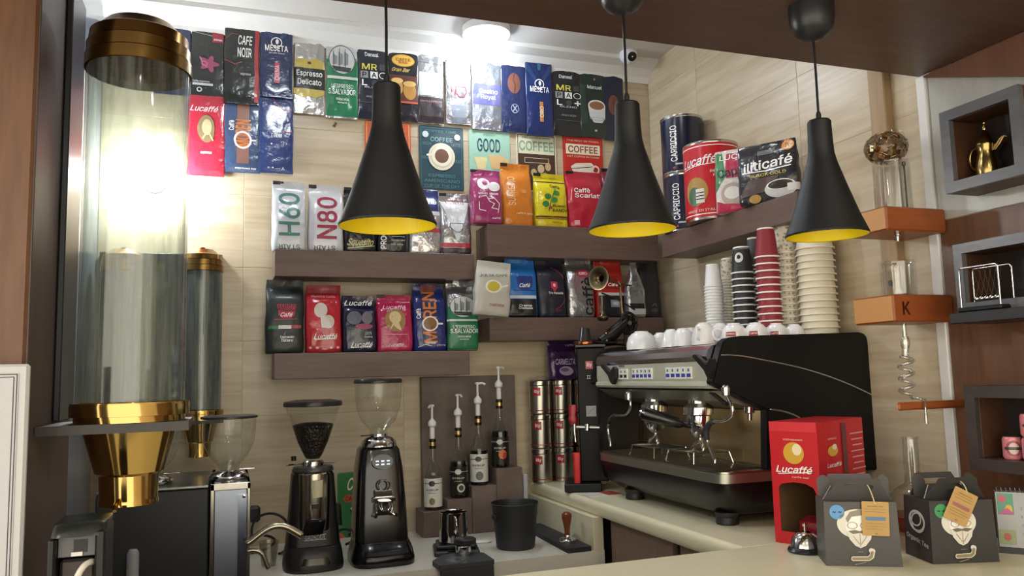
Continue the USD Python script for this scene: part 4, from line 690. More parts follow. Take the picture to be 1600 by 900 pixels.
for x, y in ((948, 532), (958, 524), (947, 521)): part(t, 'brass_nut', trimesh.creation.icosphere(1, .006).apply_translation(am(x, y, -.014)), BRASS, True)
part(t, 'pedal', tube([am(942, 540), am(962, 537), am(980, 539)], [.005, .007, .005], 8), BRASS, 40)
# ------------------------------------------------------------------ back counter: grinders, syrups, tools
BEANS = mat('roasted_beans', {'tc': ('texture_coordinate', {}), 'v': ('voronoi_texture', {'scale': 110.0}), 'r': ('rgb_ramp', {'ramp': [(0.0, C('#35211a')), (0.5, C('#22150f')), (1.0, C('#0d0806'))]}),
    'b': ('bump', {'strength': 0.8, 'distance': 0.006, 'invert': True}), 'p': ('principled_bsdf', {'roughness': 0.35})}, [('tc.object', 'v.vector'), ('v.distance', 'r.fac'), ('r.color', 'p.base_color'), ('v.distance', 'b.height'), ('b.normal', 'p.normal')])
GZ = LOW + .0005
t = thing('coffee_grinder', 'black coffee grinder with a cone hopper half full of roasted beans', 'coffee grinder', (0.272, 2.70, GZ), sz=.955)
part(t, 'base', loft([(0, 0, 0, .093, .10, 3), (.012, 0, 0, .094, .102, 3), (.05, 0, .0, .09, .095, 3), (.075, 0, .005, .085, .085, 3)], 40), plain('#1a1a1b', .35), 40)
part(t, 'body', loft([(.0755, 0, .012, .084, .075, 4), (.16, 0, .015, .076, .068, 4), (.30, 0, .018, .067, .06, 4), (.312, 0, .018, .06, .055, 4)], 40), plain('#18181a', .32), 40)
part(t, 'chrome_chamber', lathe([(.05, .125), (.051, .13), (.051, .305), (.047, .312)], 36, (0, -.03, 0), caps=False), steel('#b9b5aa', .16), 40)
part(t, 'chute_cover', loft([(.118, -.01, -.082, .032, .012, 4), (.16, 0, -.082, .03, .012, 4), (.165, 0, -.075, .03, .008, 4)], 20), BLACKG, 40)
part(t, 'portion_tube', lathe([(.02, .235), (.021, .29)], 20, (.005, -.066, 0), caps=False), plain('#d6cfae', .35), 40)
part(t, 'doser_window', bx(-.012, .012, -.0835, -.081, .20, .215), plain('#3b332c', .2))
part(t, 'side_knob', loft([(.13, .078, -.01, .012, .02, 4), (.20, .074, -.01, .012, .02, 4)], 16), BLACK, 40)
part(t, 'top_plate', lathe([(.065, .3125), (.066, .318), (.062, .328), (.03, .33)], 36), plain('#4a4a48', .35, .5), 40)
part(t, 'adjusting_ring', join(lathe([(.034, .3305), (.034, .345), (.03, .349)], 30), tube([(-.085, -.01, .337), (-.03, 0, .338)], .003, 6), tube([(.03, 0, .338), (.078, -.01, .337)], .003, 6)), CHROME, 40)
part(t, 'lock_screw', lathe([(0, 0), (.008, 0), (.008, .014), (0, .016)], 12, (-.062, -.02, .352)), BLACK, 40)
hop = [(.022, .352), (.028, .36), (.05, .41), (.083, .513), (.0885, .528)]
part(t, 'hopper', lathe(hop, 44, caps=False), GLASS, 40, 'clear cone hopper')
part(t, 'beans', lathe([(0, .353), (.020, .3535), (.0265, .361), (.048, .41), (.0655, .466), (.055, .47), (.03, .474), (0, .472)], 40, caps=False), BEANS, 40, 'roasted coffee beans')
part(t, 'lid', lathe([(.086, .5285), (.0935, .53), (.0945, .537), (.092, .545), (.06, .551), (0, .552)], 44), plain('#2a2625', .3), 40)
prints(t, [('t', 'GRINDER', 0, .5, .8, .5, SI), ('r', 0, .2, .9, .1, SI), ('r', 0, .82, .9, .1, SI)], .075, .026, lambda p, o: np.stack([p[:, 0], np.full(len(p), -.0655 - o), p[:, 1] + .092], 1), .5)
part(t, 'drip_dish', loft([(.025, 0, -.088, .045, .02, 3), (.045, 0, -.084, .04, .016, 3)], 24), steel('#55544f', .3), 40)

t = thing('coffee_grinder', 'tall glossy black on-demand grinder with an empty glass hopper, in front of the green sign', 'coffee grinder', (0.487, 2.70, GZ), sz=.945)
part(t, 'base', loft([(0, 0, -.01, .101, .115, 4), (.02, 0, -.012, .1015, .118, 4), (.05, 0, -.01, .095, .11, 4), (.072, 0, 0, .088, .095, 4)], 44), BLACKG, 40)
part(t, 'body', loft([(.0725, 0, .012, .088, .088, 4.5), (.20, 0, .016, .083, .08, 4.5), (.31, 0, .02, .076, .072, 4.5), (.375, 0, .022, .067, .062, 4), (.386, 0, .022, .06, .055, 4)], 44), plain('#111113', .18, 0, .4), 40)
part(t, 'collar', lathe([(.061, .3865), (.058, .402), (.045, .416), (.03, .422), (.029, .43)], 36, (0, .01, 0)), CHROME, 40)
part(t, 'shutter_tab', bx(-.062, -.02, -.012, .0, .424, .4275), BLACK)
part(t, 'hopper', lathe([(.027, .4305), (.03, .445), (.058, .475), (.073, .52), (.078, .575), (.0785, .606)], 44, (0, .01, 0), caps=False), GLASS, 40, 'clear glass hopper')
part(t, 'inner_cone', lathe([(.022, .431), (.02, .452), (.012, .462), (0, .465)], 24, (0, .01, 0)), GLASS, 40)
part(t, 'lid', lathe([(.077, .6065), (.081, .608), (.0815, .615), (.078, .622), (0, .626)], 44, (0, .01, 0)), plain('#2b2727', .28), 40)
dp = part(t, 'display', shift(rot(extrude(affinity.scale(Point(0, 0).buffer(1, 16), .034, .025), .004, 'xz'), -5, (1, 0, 0)), 0, -.058, .338), plain('#1c2a3c', .15, 0, .3))
for i, x in enumerate((-.018, 0, .018)):
    for j, z in enumerate((0, -.011)): part(dp, 'display_icon', shift(bx(-.005, .005, -.0045, -.0038, -.0022, .0022), x, -.0595 + z * .08, .341 + z), lamp_mat('grinder_icon_glow', (.8, .9, 1), 1.2))
part(t, 'portafilter_fork', join(tube([(-.033, -.07, .165), (-.033, -.115, .165)], .006, 8), tube([(.033, -.07, .165), (.033, -.115, .165)], .006, 8), bx(-.03, .03, -.075, -.066, .16, .245, .003), bx(-.037, .037, -.085, -.07, .205, .222, .003), tube([(-.026, -.08, .2), (-.026, -.09, .17)], .005, 8), tube([(.026, -.08, .2), (.026, -.09, .17)], .005, 8)), CHROME)
part(t, 'chute', lathe([(.013, .18), (.02, .20), (.02, .212)], 20, (0, -.095, 0)), CHROME, 40)
part(t, 'spout_ring', tube(np.stack([.018 * np.cos(np.linspace(0, 6.283, 20)), np.full(20, -.082), .262 + .018 * np.sin(np.linspace(0, 6.283, 20))], 1), .003, 6), CHROME)
part(t, 'catch_tray', loft([(.04, 0, -.112, .07, .022, 4), (.052, 0, -.108, .066, .02, 4)], 28), plain('#1a1a1c', .3), 40)
# cables and green sign behind
g = sign(527, 737, 592, 851, 'small green tin sign with a black coffee cup, standing behind the tall black grinder', '#3f8a45', [('r', 0, .5, .94, .96, '#3c8847'), ('t', 'Coffee', .1, .86, .72, .17, '#e6ecd6', 8, .35), ('e', -.23, .64, .26, .11, '#cf5a34'), ('t', 'CA', -.23, .64, .16, .06, '#6a2414'), ('l', [(.12, .62), (.06, .7), (.16, .76), (.1, .84)], .006, '#dfe6cf'), ('p', [(-.2, .5), (.4, .5), (.34, .3), (.24, .2), (-.04, .2), (-.14, .3)], '#1c1a18'), ('e', .1, .5, .58, .1, '#e6ecd6'), ('e', .1, .5, .5, .07, '#2a1a14'), ('e', .08, .15, .66, .1, '#1c1a18'), ('p', [(-.47, .03), (-.2, .03), (-.36, .16), (-.47, .2)], '#d8703c'), ('p', [(.47, .03), (0, .03), (.3, .1)], '#d8703c')])
for i, pts in enumerate(([(.10, 3.0, .90), (.14, 3.02, .985), (.2, 3.0, .97), (.22, 2.98, .875), (.18, 2.9, .869)], [(.06, 2.95, .9), (.12, 2.93, .93), (.17, 2.96, .90), (.14, 2.98, .872), (.08, 2.96, .868)], [(.36, 2.86, .875), (.40, 2.9, .93), (.44, 2.93, .9), (.41, 2.95, .868)])):
    top('power_cable', tube(np.maximum(curve(pts, 30), (-9, -9, LOW + .006)), .0045, 8), plain('#1b1b1c', .45), ['black cable looping up the tiles left of the bean-filled grinder', 'black cable coiled low on the counter by the bent steam pipe', 'black cable running between the two upright grinders'][i], 'cable', smooth=True)
top('plug_adapter', bx(.085, .125, 3.04, 3.085, .955, 1.01, .008), plain('#1e1e20', .4), 'black plug block on the tiles behind the bent steam pipe', 'plug')
# syrup stand
a = on_y(657, 590, 3.1); b = on_y(803, 590, 3.1)
t = thing('syrup_stand', 'brown stepped stand with a tall back board holding four syrup bottles', 'bottle stand', (0, 0, 0))
ST = mat('brown_stand_board', {'tc': ('geometry', {}), 'n': ('noise_texture', {'scale': 9.0, 'detail': 6.0}), 'r': ('rgb_ramp', {'ramp': [(0.3, C('#5b4c45')), (0.7, C('#75665e'))]}), 'p': ('principled_bsdf', {'roughness': 0.45})}, [('tc.position', 'n.vector'), ('n.fac', 'r.fac'), ('r.color', 'p.base_color')])
part(t, 'back_board', bx(a[0], b[0], 3.09, BACK - .0012, GZ, a[2], .002), ST)
sy0, sy1 = 2.965, 3.089; steps = []
for i, (x0, x1, yt) in enumerate(((661, 699, 799), (699, 738, 780), (738, 777, 759), (777, 818, 731))):
    l, r = on_y(x0, 800, sy0)[0], on_y(x1, 800, sy0)[0]; zt = on_y((x0 + x1) / 2, yt, sy0)[2]; part(t, 'step', bx(l + .0004, r - .0004, sy0, sy1, GZ, zt, .0015), ST); steps.append(((l + r) / 2, zt))
def syrup(i, cx, fill, liquid, lab, label, deco):
    x, z = steps[i]; x = cx; y = (sy0 + sy1) / 2 - .012; t = thing('syrup_bottle', label, 'syrup bottle', (x, y, z + .0004), group='syrup bottles on the stepped stand'); r = .0345
    body = [(0, .0), (r - .003, .0), (r, .004), (r, .128), (r * .92, .142), (r * .6, .168), (.0125, .19), (.0115, .225)]
    part(t, 'bottle', lathe(body, 36, caps=False), pane('bottle_glass', (.9, .93, .9), .05), 40)
    lq = [(0, .003), (r - .003, .003), (r - .0022, .006)] + [(q - .0022, z_) for q, z_ in body[3:] if z_ < fill] + [(max(.004, float(np.interp(fill, [b_[1] for b_ in body[3:]], [b_[0] for b_ in body[3:]])) - .003), fill), (0, fill)]
    part(t, 'syrup', lathe(lq, 32, caps=False), liquid, 40)
    part(t, 'neck_band', lathe([(.0125, .2255), (.0135, .227), (.0135, .26), (.011, .262)], 24), plain('#2c2417', .3, .5), 40)
    part(t, 'neck_print', lathe([(.0138, .236), (.0138, .25)], 24, caps=False), steel('#bfa878', .3))
    pm = part(t, 'pump', lathe([(.0095, .2625), (.0095, .305), (.016, .312), (.0155, .325), (.006, .336), (.0045, .34), (.0045, .382)], 20), plain('#e6e6e4', .4), 40, 'white plastic pump')
    a_ = -2.2 + i * .9; part(pm, 'pump_head', join(lathe([(.009, .382), (.009, .39), (0, .392)], 16), tube([(0, 0, .386), (.02 * math.cos(a_), .02 * math.sin(a_), .387), (.031 * math.cos(a_), .031 * math.sin(a_), .381)], .0045, 8)), plain('#e6e6e4', .4), 40)
    prints(t, [('r', 0, .47, 1.5, .84, lab)] + deco, r * 2, .125, lambda p, o: np.stack([(r + o) * np.cos(np.radians(255) + p[:, 0] / r), (r + o) * np.sin(np.radians(255) + p[:, 0] / r), p[:, 1] + .006], 1), .006)
DKS = plain('#140d0a', .2); AMB = plain('#4a2412', .15)
def lb(c, c2): return [('l', [(-.62, .74), (.62, .74)], .002, c), ('e', -.05, .74, .34, .16, c), ('t', 'SYRUP', -.05, .55, .7, .06, c), ('t', 'premium', -.05, .46, .4, .04, c)]
bxs = [on_y(px, 700, sy0 + .008)[0] for px in (680, 721, 753, 787)]
syrup(0, bxs[0], .034, AMB, '#d8d6cc', 'nearly empty syrup bottle with a white label, on the lowest step', lb('#3a3632', 0) + [('e', -.05, .22, .3, .2, '#8a7a4a')])
syrup(1, bxs[1], .135, DKS, '#1d1a19', 'dark syrup bottle with a black label, on the second step', lb('#c9c6bc', 0) + [('e', .1, .26, .42, .26, '#cfccc2'), ('e', .1, .26, .26, .16, '#4a4438')])
syrup(2, bxs[2], .128, DKS, '#d8d6cc', 'syrup bottle with a white label and grey round emblem, on the third step', lb('#3a3632', 0) + [('e', 0, .24, .4, .26, '#6d6e6a')])
syrup(3, bxs[3], .138, DKS, '#211d1b', 'dark syrup bottle with an orange fruit on its black label, on the top step', lb('#c9c6bc', 0) + [('e', .1, .36, .46, .28, '#d8702c'), ('e', .2, .32, .24, .18, '#c43a2a')])
# scale with steel jug, tamping mat, knock box, tamper
q = on_z(716, 848, LOW)
t = thing('kitchen_scale', 'flat black kitchen scale under the steel jug', 'scale', (0.745, 2.70, GZ), rz=-12)
part(t, 'base', bx(-.075, .075, -.075, .075, .0, .016, .004), plain('#1b1b1d', .4)); part(t, 'platform', bx(-.066, .066, -.05, .07, .0165, .03, .004), plain('#151517', .3)); part(t, 'display', bx(-.03, .03, -.0752, -.055, .0162, .018), BLACKG)
t = thing('steel_jug', 'small polished steel jug standing on the black scale', 'jug', (0.742, 2.715, GZ + .0305))
part(t, 'body', lathe([(0, .0), (.047, .0), (.05, .004), (.049, .05), (.046, .095), (.0475, .1), (.046, .1), (.0445, .095), (.047, .05), (.046, .006), (0, .005)], 40, caps=False), CHROME, 40)
part(t, 'handle', tube(curve([(-.005, -.048, .085), (-.01, -.072, .08), (-.008, -.074, .045), (-.004, -.049, .035)], 14), .004, 8), CHROME, True)
part(t, 'spout', extrude([(-.014, .1), (.014, .1), (0, .078)], .006, 'xz', (.0, -.044, 0)), CHROME)
t = thing('tamping_mat', 'grey-black rubber tamping mat hooked over the edge of the low counter', 'tamping mat', (0.72, 2.535, GZ), rz=0)
mt = Polygon([(-.095, -.075), (.085, -.075), (.085, .04), (.05, .085), (-.045, .075), (-.098, 0)]).buffer(-.008).buffer(.008, 4)
part(t, 'pad', extrude(mt, .014, at=(0, 0, .0)), plain('#3a3b3d', .6)); part(t, 'front_lip', bx(-.09, .082, -.0755, -.062, -.045, -.0005, .003), plain('#34353a', .6)); part(t, 'hollow', lathe([(0, .0144), (.028, .0144), (.031, .0165), (.034, .0142)], 28, (-.03, -.02, 0)), plain('#48494b', .5), 40)
t = thing('tamper', 'short steel tamper lying on the tamping mat beside the scale', 'tamper', (0.735, 2.575, GZ + .0145))
part(t, 'steel_base', lathe([(0, .0), (.026, .0), (.026, .028), (.024, .03), (0, .03)], 32), CHROME, 40); part(t, 'grip', lathe([(.027, .0305), (.034, .032), (.035, .046), (.03, .05), (0, .051)], 28, (.012, .012, 0)), plain('#202022', .45), 40)
t = thing('knock_box', 'round black knock box bucket with a crossbar', 'knock box', (0.95, 2.67, GZ))
part(t, 'bucket', lathe([(0, .0), (.062, .0), (.066, .004), (.080, .145), (.083, .15), (.081, .153), (.078, .15), (.064, .008), (0, .006)], 44, caps=False), plain('#222325', .5), 40)
part(t, 'crossbar', rot(tube([(-.0775, 0, .128), (.0775, 0, .128)], .012, 14), 12, (0, 0, 1)), plain('#1a1a1b', .55), 40)
for s in (-1, 1): part(t, 'side_lug', rot(bx(s * .0815 - .006, s * .0815 + .006, -.012, .012, .10, .118, .003), 12, (0, 0, 1)), plain('#1c1c1d', .5))
top('rubber_mat', extrude(Polygon([(1.072, 2.50), (1.158, 2.50), (1.158, 2.96), (1.085, 2.96)]).buffer(-.004).buffer(.004), .016, at=(0, 0, GZ)), plain('#232427', .6), 'long black rubber mat under the wooden-handled tamper, along the cream end panel', 'mat')
t = thing('tamper', 'tamper with a turned brown wooden handle and steel base, on the long black mat', 'tamper', (1.112, 2.595, GZ + .0165))
part(t, 'steel_base', lathe([(0, 0), (.029, 0), (.0295, .008), (.026, .012), (.012, .018), (.01, .024)], 32), CHROME, 40)
part(t, 'wooden_handle', lathe([(.0095, .0245), (.009, .035), (.011, .052), (.0145, .068), (.0175, .082), (.0165, .094), (.009, .1), (0, .101)], 28), wood('handle_wood', '#5e2f1c', '#7d4428', (20, 20, 4), .25, 3.0), 40)
top('paper_sachet', loft([(0, 0, 0, .03, .02, 3), (.004, 0, 0, .032, .022, 3), (.008, 0, 0, .02, .012, 3)], 20).apply_translation((.87, 2.80, GZ)), plain('#dcdad2', .5), 'small white paper sachet beside the black knock box', 'sachet')
q = on_z(958, 766, BAR)
t = thing('napkin_stack', 'white and red card sticking out under the far corner of the espresso machine', 'card', (1.265, 2.615, BAR + .0005))
part(t, 'card', bx(-.07, .05, -.04, .04, 0, .004), plain('#d6d3cb', .5)); part(t, 'red_print', bx(.0, .05, -.04, .04, .0042, .006), plain('#a5483c', .5))
# ------------------------------------------------------------------ coffee machine at left, seen from its side
t = thing('coffee_machine', 'dark grey boxy coffee machine with a polished steel end, under the glass hoppers', 'coffee machine', (0, 0, 0))
x0, xm, x1, yfr, ybk, zt = -.33, -.035, .075, 2.50, 2.90, 1.155
part(t, 'side_panel', bx(x0, xm - .004, yfr, ybk, GZ + .012, zt - .004, .004), plain('#343637', .4, .2))
part(t, 'top_plate', bx(x0, xm - .004, yfr - .004, ybk, zt - .0035, zt + .004, .002), steel('#8e8e8a', .25))
part(t, 'steel_frame', join(bx(xm, xm + .012, yfr - .006, ybk, GZ + .012, zt + .006, .002), bx(x1 - .01, x1, yfr - .006, ybk, GZ + .012, zt + .006, .002), bx(xm, x1, yfr - .006, ybk, zt - .014, zt + .006, .002)), steel('#bdbab0', .22))
part(t, 'steel_end', bx(xm + .012, x1 - .01, yfr + .012, ybk - .02, GZ + .012, zt - .014, .001), steel('#a9b2c2', .33))
part(t, 'corner_strip', bx(x1 - .034, x1 - .0102, yfr + .004, yfr + .0118, GZ + .02, zt - .03), steel('#a9b4cc', .2))
part(t, 'screw', lathe([(0, 0), (.005, 0), (.005, .003), (0, .004)], 12, (x1 - .018, yfr + .004, zt - .035), 'y'), CHROME, 40)
for fx in (x0 + .04, x1 - .04):
    for fy in (yfr + .05, ybk - .05): part(t, 'foot', lathe([(.018, 0), (.018, .0119)], 16, (fx, fy, GZ)), RUBBER)
q = on_y(208, 858, yfr - .01); part(t, 'grab_bar', tube([(q[0], yfr - .012, GZ + .02), (q[0], yfr - .012, q[2] - .01), (q[0], yfr - .012, q[2])], [.016, .016, .01], 14), plain('#a8a9aa', .4), 40, 'light grey upright bar')
w_ = [on_y(x, y, 2.47) for x, y in ((385, 850), (402, 838), (424, 824), (440, 822), (456, 828), (472, 837))]
part(t, 'steam_pipe', tube(curve(w_, 28), .0105, 12), steel('#b5ad98', .3), True, 'bent brushed steel steam pipe')
w_ = [on_y(x, y, 2.47) for x, y in ((386, 862), (398, 860), (408, 864), (415, 878), (420, 888))]
part(t, 'outlet_pipe', tube(curve(w_, 20), .007, 10), steel('#b5ad98', .3), True)
def hopper(px, label):
    q = on_y(px, 755, 2.62); t = thing('glass_hopper', label, 'bean hopper', (q[0], 2.62, zt + .0065))
    part(t, 'chrome_foot', lathe([(.056, 0), (.058, .006), (.05, .016), (.03, .024), (.027, .026)], 32), CHROME, 40); part(t, 'slider', bx(.03, .075, -.006, .006, .024, .028, .001), CHROME)
    part(t, 'bowl', lathe([(.028, .0265), (.031, .038), (.058, .068), (.074, .105), (.0785, .15), (.079, .178)], 40, caps=False), GLASS, 40); part(t, 'inner_cone', lathe([(.024, .0267), (.022, .042), (.01, .052), (0, .054)], 24), GLASS, 40)
    part(t, 'lid', lathe([(.076, .1785), (.083, .18), (.083, .186), (.07, .189), (0, .19)], 40), plain('#2e2c2b', .3), 40)
hopper(357, 'empty clear glass bean hopper with black lid on the coffee machine')
hopper(238, 'second clear glass bean hopper, half hidden behind the big brass funnel')
q = on_z(420, 884, LOW)
t = thing('plastic_cup', 'small translucent plastic cup on the counter under the bent steam pipe', 'cup', (q[0], q[1], GZ)); part(t, 'body', lathe([(0, 0), (.022, 0), (.031, .075), (.033, .076), (.031, .072), (.021, .003), (0, .002)], 28, caps=False), pane('cloudy_plastic', (.82, .8, .74), .12, .2), 40)
# ------------------------------------------------------------------ right wall shelf and what stands on it
XF = 1.65
sa, sb = on_x(1040, 380, XF), on_x(1245, 305, XF)
ZR = (on_x(1066, 356, XF)[2] + on_x(1230, 306, XF)[2]) / 2
t = thing('wall_shelf', 'brown box shelf on the right wall holding the coffee cans', 'shelf', (0, 0, 0), group='walnut box shelves')
SHELFY = wood('shelf_laminate_side', '#54423b', '#776259', (8, 1.3, 16), 0.4, 2.2)
part(t, 'board', bx(XF, RIGHT - .0005, sb[1], sa[1] + .03, ZR - .088, ZR, .0015), SHELFY)
def big_can(px, x, z, r, h, body, label, items, a0=235, seam=True, y=None):
    q = on_x(px, 300, x); t = thing('coffee_tin', label, 'coffee can', (x, q[1] if y is None else y, z)); 
    part(t, 'body', lathe([(r - .001, .006), (r, .008), (r, h - .010), (r - .001, h - .008)], 48, caps=False), body, 40)
    part(t, 'bottom_rim', lathe([(0, .0004), (r - .003, .0004), (r + .001, .001), (r + .001, .006), (r - .002, .008)], 48, caps=False), steel('#c4c2bc', .2), 40)
    part(t, 'top_rim', lathe([(r - .001, h - .012), (r + .0012, h - .009), (r + .0012, h - .001), (r - .002, h), (r - .003, h - .005), (0, h - .006)], 48, caps=False), steel('#c4c2bc', .2), 40)
    prints(t, items, r * 2, h, lambda p, o: np.stack([(r + o) * np.cos(np.radians(a0) + p[:, 0] / r), (r + o) * np.sin(np.radians(a0) + p[:, 0] / r), p[:, 1]], 1), .008)
    return t, q
CAP = plain('#181c33', .22, 0, .3)
capr = [('t', 'CAPRICCIO', -.02, .5, .86, .12, WH, 90), ('r', .16, .14, .3, .03, SI), ('e', -.02, .08, .08, .035, '#b8344a')]
h1 = .232
c1, q1 = big_can(1070, 1.722, ZR + .0005, .084, h1, CAP, 'dark navy coffee can, lower one of the two stacked on the right shelf', capr, 216)
big_can(1068, 1.722, ZR + .001 + h1, .084, h1, CAP, 'dark navy coffee can, upper one of the two stacked on the right shelf', capr, 216, y=q1[1])
luc = [('r', 0, .5, 6.0, .93, plain('#c4202c', .28, 0, .2)), ('r', 0, .93, 6.0, .012, WH), ('r', 0, .07, 6.0, .012, WH), ('t', 'Lucaffé', -.24, .75, .70, .115, WH, 3, .35), ('l', [(-.58, .66), (-.3, .685), (.1, .70)], .003, WH), ('t', 'Enjoy', .06, .60, .17, .04, WH, 6, .3), ('t', 'it', .06, .55, .06, .03, WH, 6, .3),
       ('e', -.3, .36, .46, .36, '#b58a3a'), ('e', -.34, .3, .26, .24, '#3d6a48'), ('r', -.22, .3, .16, .18, '#d8d4c8'), ('l', [(-.29, .34), (-.15, .34)], .0035, K), ('l', [(-.29, .3), (-.15, .3)], .0035, K), ('l', [(-.29, .26), (-.15, .26)], .0035, K), ('t', 'MADE IN ITALY', -.2, .115, .6, .03, '#e8b8b8')]
big_can(1113, 1.704, ZR + .0005, .1, .292, steel('#b5b2aa', .2), 'big red coffee can with white script lettering on the right shelf', luc, 236)
q = on_x(1148, 320, 1.72)
bag('coffee_bag', 'white, red and green cappuccino bag between the red can and the dark pouch', 1.662, 2.318, ZR + .0005, .112, .225, .045, plastic('#d8d2cc'), [('p', [(-.5, .95), (-.3, 1), (-.1, .6), (-.5, .3)], '#3c8a4a'), ('r', .12, .74, .5, .4, '#c41f48'), ('t', 'LUCA', .05, .88, .8, .09, WH), ('t', 'Capp', .02, .62, .84, .17, '#1c1c22', 6), ('e', .06, .28, .7, .36, '#b9a79a'), ('e', .06, .3, .5, .2, '#e6dfd8'), ('p', [(-.5, 0), (.5, 0), (.5, .1), (-.2, .14), (-.5, .2)], '#c41f48')], rz=-52, seed=91, fold=.93)
q = on_x(1203, 290, 1.70)
bag('coffee_pouch', 'shiny dark grey pouch with white lettering and a cup picture, right of the cans', 1.69, q[1] - .01, ZR + .0005, .205, .205, .05, plastic('#2b2a2f'), [('t', 'iliticafé', .02, .64, .8, .17, WH, 4), ('l', [(-.4, .535), (0, .52), (.4, .55)], .004, WH), ('t', 'BLACK GOLD', .02, .46, .6, .05, '#c9b22c'), ('e', .36, .9, .2, .18, '#e08a1c'), ('t', '10', .36, .9, .1, .09, '#7a3a10'), ('r', -.0, .83, .26, .08, '#5c6266'), ('p', [(-.46, .12), (.1, .2), (.2, .42), (-.3, .4)], '#54403f'), ('e', .22, .2, .52, .3, '#c9c7c6'), ('e', .22, .26, .46, .16, '#2a1c16'), ('e', .22, .26, .46, .16, '#e2e0de', .86), ('r', .44, .2, .22, .12, '#dcdad8'), ('e', -.2, .08, .2, .14, '#b58a3c')], rz=-58, seed=93, fold=.94)
# ------------------------------------------------------------------ wall blocks and drip glassware at the right
BLK = wood('orange_block_wood', '#854322', '#a0592f', (1.5, 10, 10), .35, 2.0, .05); END = plain('#c08a4e', .45)
def block(name, label, px0, px1, py0, py1, face_y, pxl, label_k=False):
    a = on_y(px0, (py0 + py1) / 2, face_y); z1_ = on_y((px0 + px1) / 2, py0, face_y)[2]; z0_ = on_y((px0 + px1) / 2, py1, face_y)[2]
    yb_ = on_x(pxl, (py0 + py1) / 2, a[0])[1]; t = thing(name, label, 'wall shelf', (0, 0, 0))
    part(t, 'block', bx(a[0], RIGHT - .0045 if face_y < YT - .03 else RIGHT - .0015, face_y, yb_, z0_, z1_, .005), BLK, 25)
    part(t, 'end_grain', bx(a[0] - .0012, a[0] + .001, face_y + .004, yb_ - .004, z0_ + .004, z1_ - .004, .0004), END, label='pale end grain of the block')
    return t, a[0], yb_, z0_, z1_
FY = 1.585
tb, ux, uyb, uz0, uz1 = block('wooden_wall_block', 'upper orange-brown wooden wall block with a glass vessel on it', 1385, 1479, 324, 361, FY, 1322)
tk, kx, kyb, kz0, kz1 = block('wooden_wall_block', 'orange-brown wooden wall block branded with a letter K, holding the beaker', 1396, 1489, 460, 503, FY, 1333)
prints(tk, [('t', 'K', 0, .5, 1, 1, '#4a1c0c')], .024, .034, lambda p, o: np.stack([p[:, 0] + kx + .042, np.full(len(p), FY - o), p[:, 1] + (kz0 + kz1) / 2 - .017], 1), .5)
tr, rx, ryb, rz0, rz1 = block('wooden_wall_bar', 'thin brown wooden bar on the wall holding the end of the glass coil', 1404, 1487, 627, 640, FY - .01, 1399)
tile_glass = pane('lab_glass', (.95, .96, .95), .07)
def vessel(name, label, cat, loc, prof, extra=None):
    t = thing(name, label, cat, loc); part(t, 'glass', lathe(prof, 44, caps=False), tile_glass, 40); return t
ym = (FY + kyb) / 2
q = on_y(1404, 435, ym); r = .044
t = vessel('glass_beaker', 'clear glass beaker standing on the lettered wooden block', 'beaker', (q[0], ym, kz1 + .0005), [(0, .001), (r - .004, .001), (r, .005), (r, .088), (r + .004, .095), (r + .002, .0955), (r - .0015, .088), (r - .0015, .006), (0, .003)])
part(t, 'scale_mark', bx(-r * .95 - .001, -r * .95 + .004, -.016, -.006, .028, .042), plain('#4a4a48', .6))
ymu = (FY + uyb) / 2; q = on_y(1395, 300, ymu)
t = thing('glass_dripper', 'tall glass vessel with an amber glass orb on top, on the upper wooden block', 'glass vessel', (q[0], ymu, uz1 + .0005))
r = .047; zo = on_y(1388, 232, ymu)[2] - uz1; 
part(t, 'cylinder', lathe([(0, .001), (r - .004, .001), (r, .005), (r, zo - .045), (r + .002, zo - .04), (r - .0016, zo - .045), (r - .0016, .006), (0, .003)], 40, caps=False), tile_glass, 40)
rng = np.random.default_rng(5); ico = trimesh.creation.icosphere(2, 1.0); ORB = pane('amber_glass', (.82, .62, .36), .22, .08); ox = -.012
orb = part(t, 'orb', trimesh.creation.icosphere(3, 1.0).apply_transform(np.diag([.052, .052, .04, 1])).apply_translation((ox, 0, zo)), pane('amber_inner_glass', (.86, .74, .52), .08, .05), True)
for k, f in enumerate(ico.faces):
    if k % 2: continue
    c = ico.vertices[f].mean(0); n = c / np.linalg.norm(c); u = np.cross(n, (0, 0, 1)); u /= np.linalg.norm(u) + 1e-9; v_ = np.cross(n, u); a = rng.uniform(0, 6)
    m = bx(-.0085, .0085, -.006, .006, 0, .003, .0008); R_ = np.eye(4); R_[:3, 0] = math.cos(a) * u + math.sin(a) * v_; R_[:3, 1] = -math.sin(a) * u + math.cos(a) * v_; R_[:3, 2] = n; R_[:3, 3] = c * (.0535, .0535, .0415) + (ox, 0, zo); m.apply_transform(R_)
    part(orb, 'glass_chip', m, ORB if k % 4 else plain('#8a7a5c', .15, .6))
part(t, 'side_wing', rot(lathe([(0, 0), (.016, .002), (.018, .006)], 16), -60, (0, 1, 0)).apply_translation((ox - .05, 0, zo + .006)), tile_glass, 40); part(t, 'side_wing', rot(lathe([(0, 0), (.018, .002), (.02, .006)], 16), 35, (0, 1, 0)).apply_translation((ox + .03, -.01, zo + .035)), tile_glass, 40)
part(t, 'dropper', join(tube([(.036, -.01, .004), (.036, -.01, zo - .05)], .0022, 8), lathe([(0, zo - .05), (.005, zo - .048), (.005, zo - .038), (0, zo - .036)], 12, (.036, -.01, 0))), steel('#8a8a88', .2))
top('drip_valve', lathe([(0, -.022), (.004, -.021), (.005, -.008), (.009, -.006), (.009, -.0004), (0, -.0003)], 16, (on_y(1402, 365, ymu - .03)[0], ymu - .03, uz0)), CHROME, 'tiny metal drip valve under the upper wooden block', 'valve', smooth=40)
yc = FY + .035
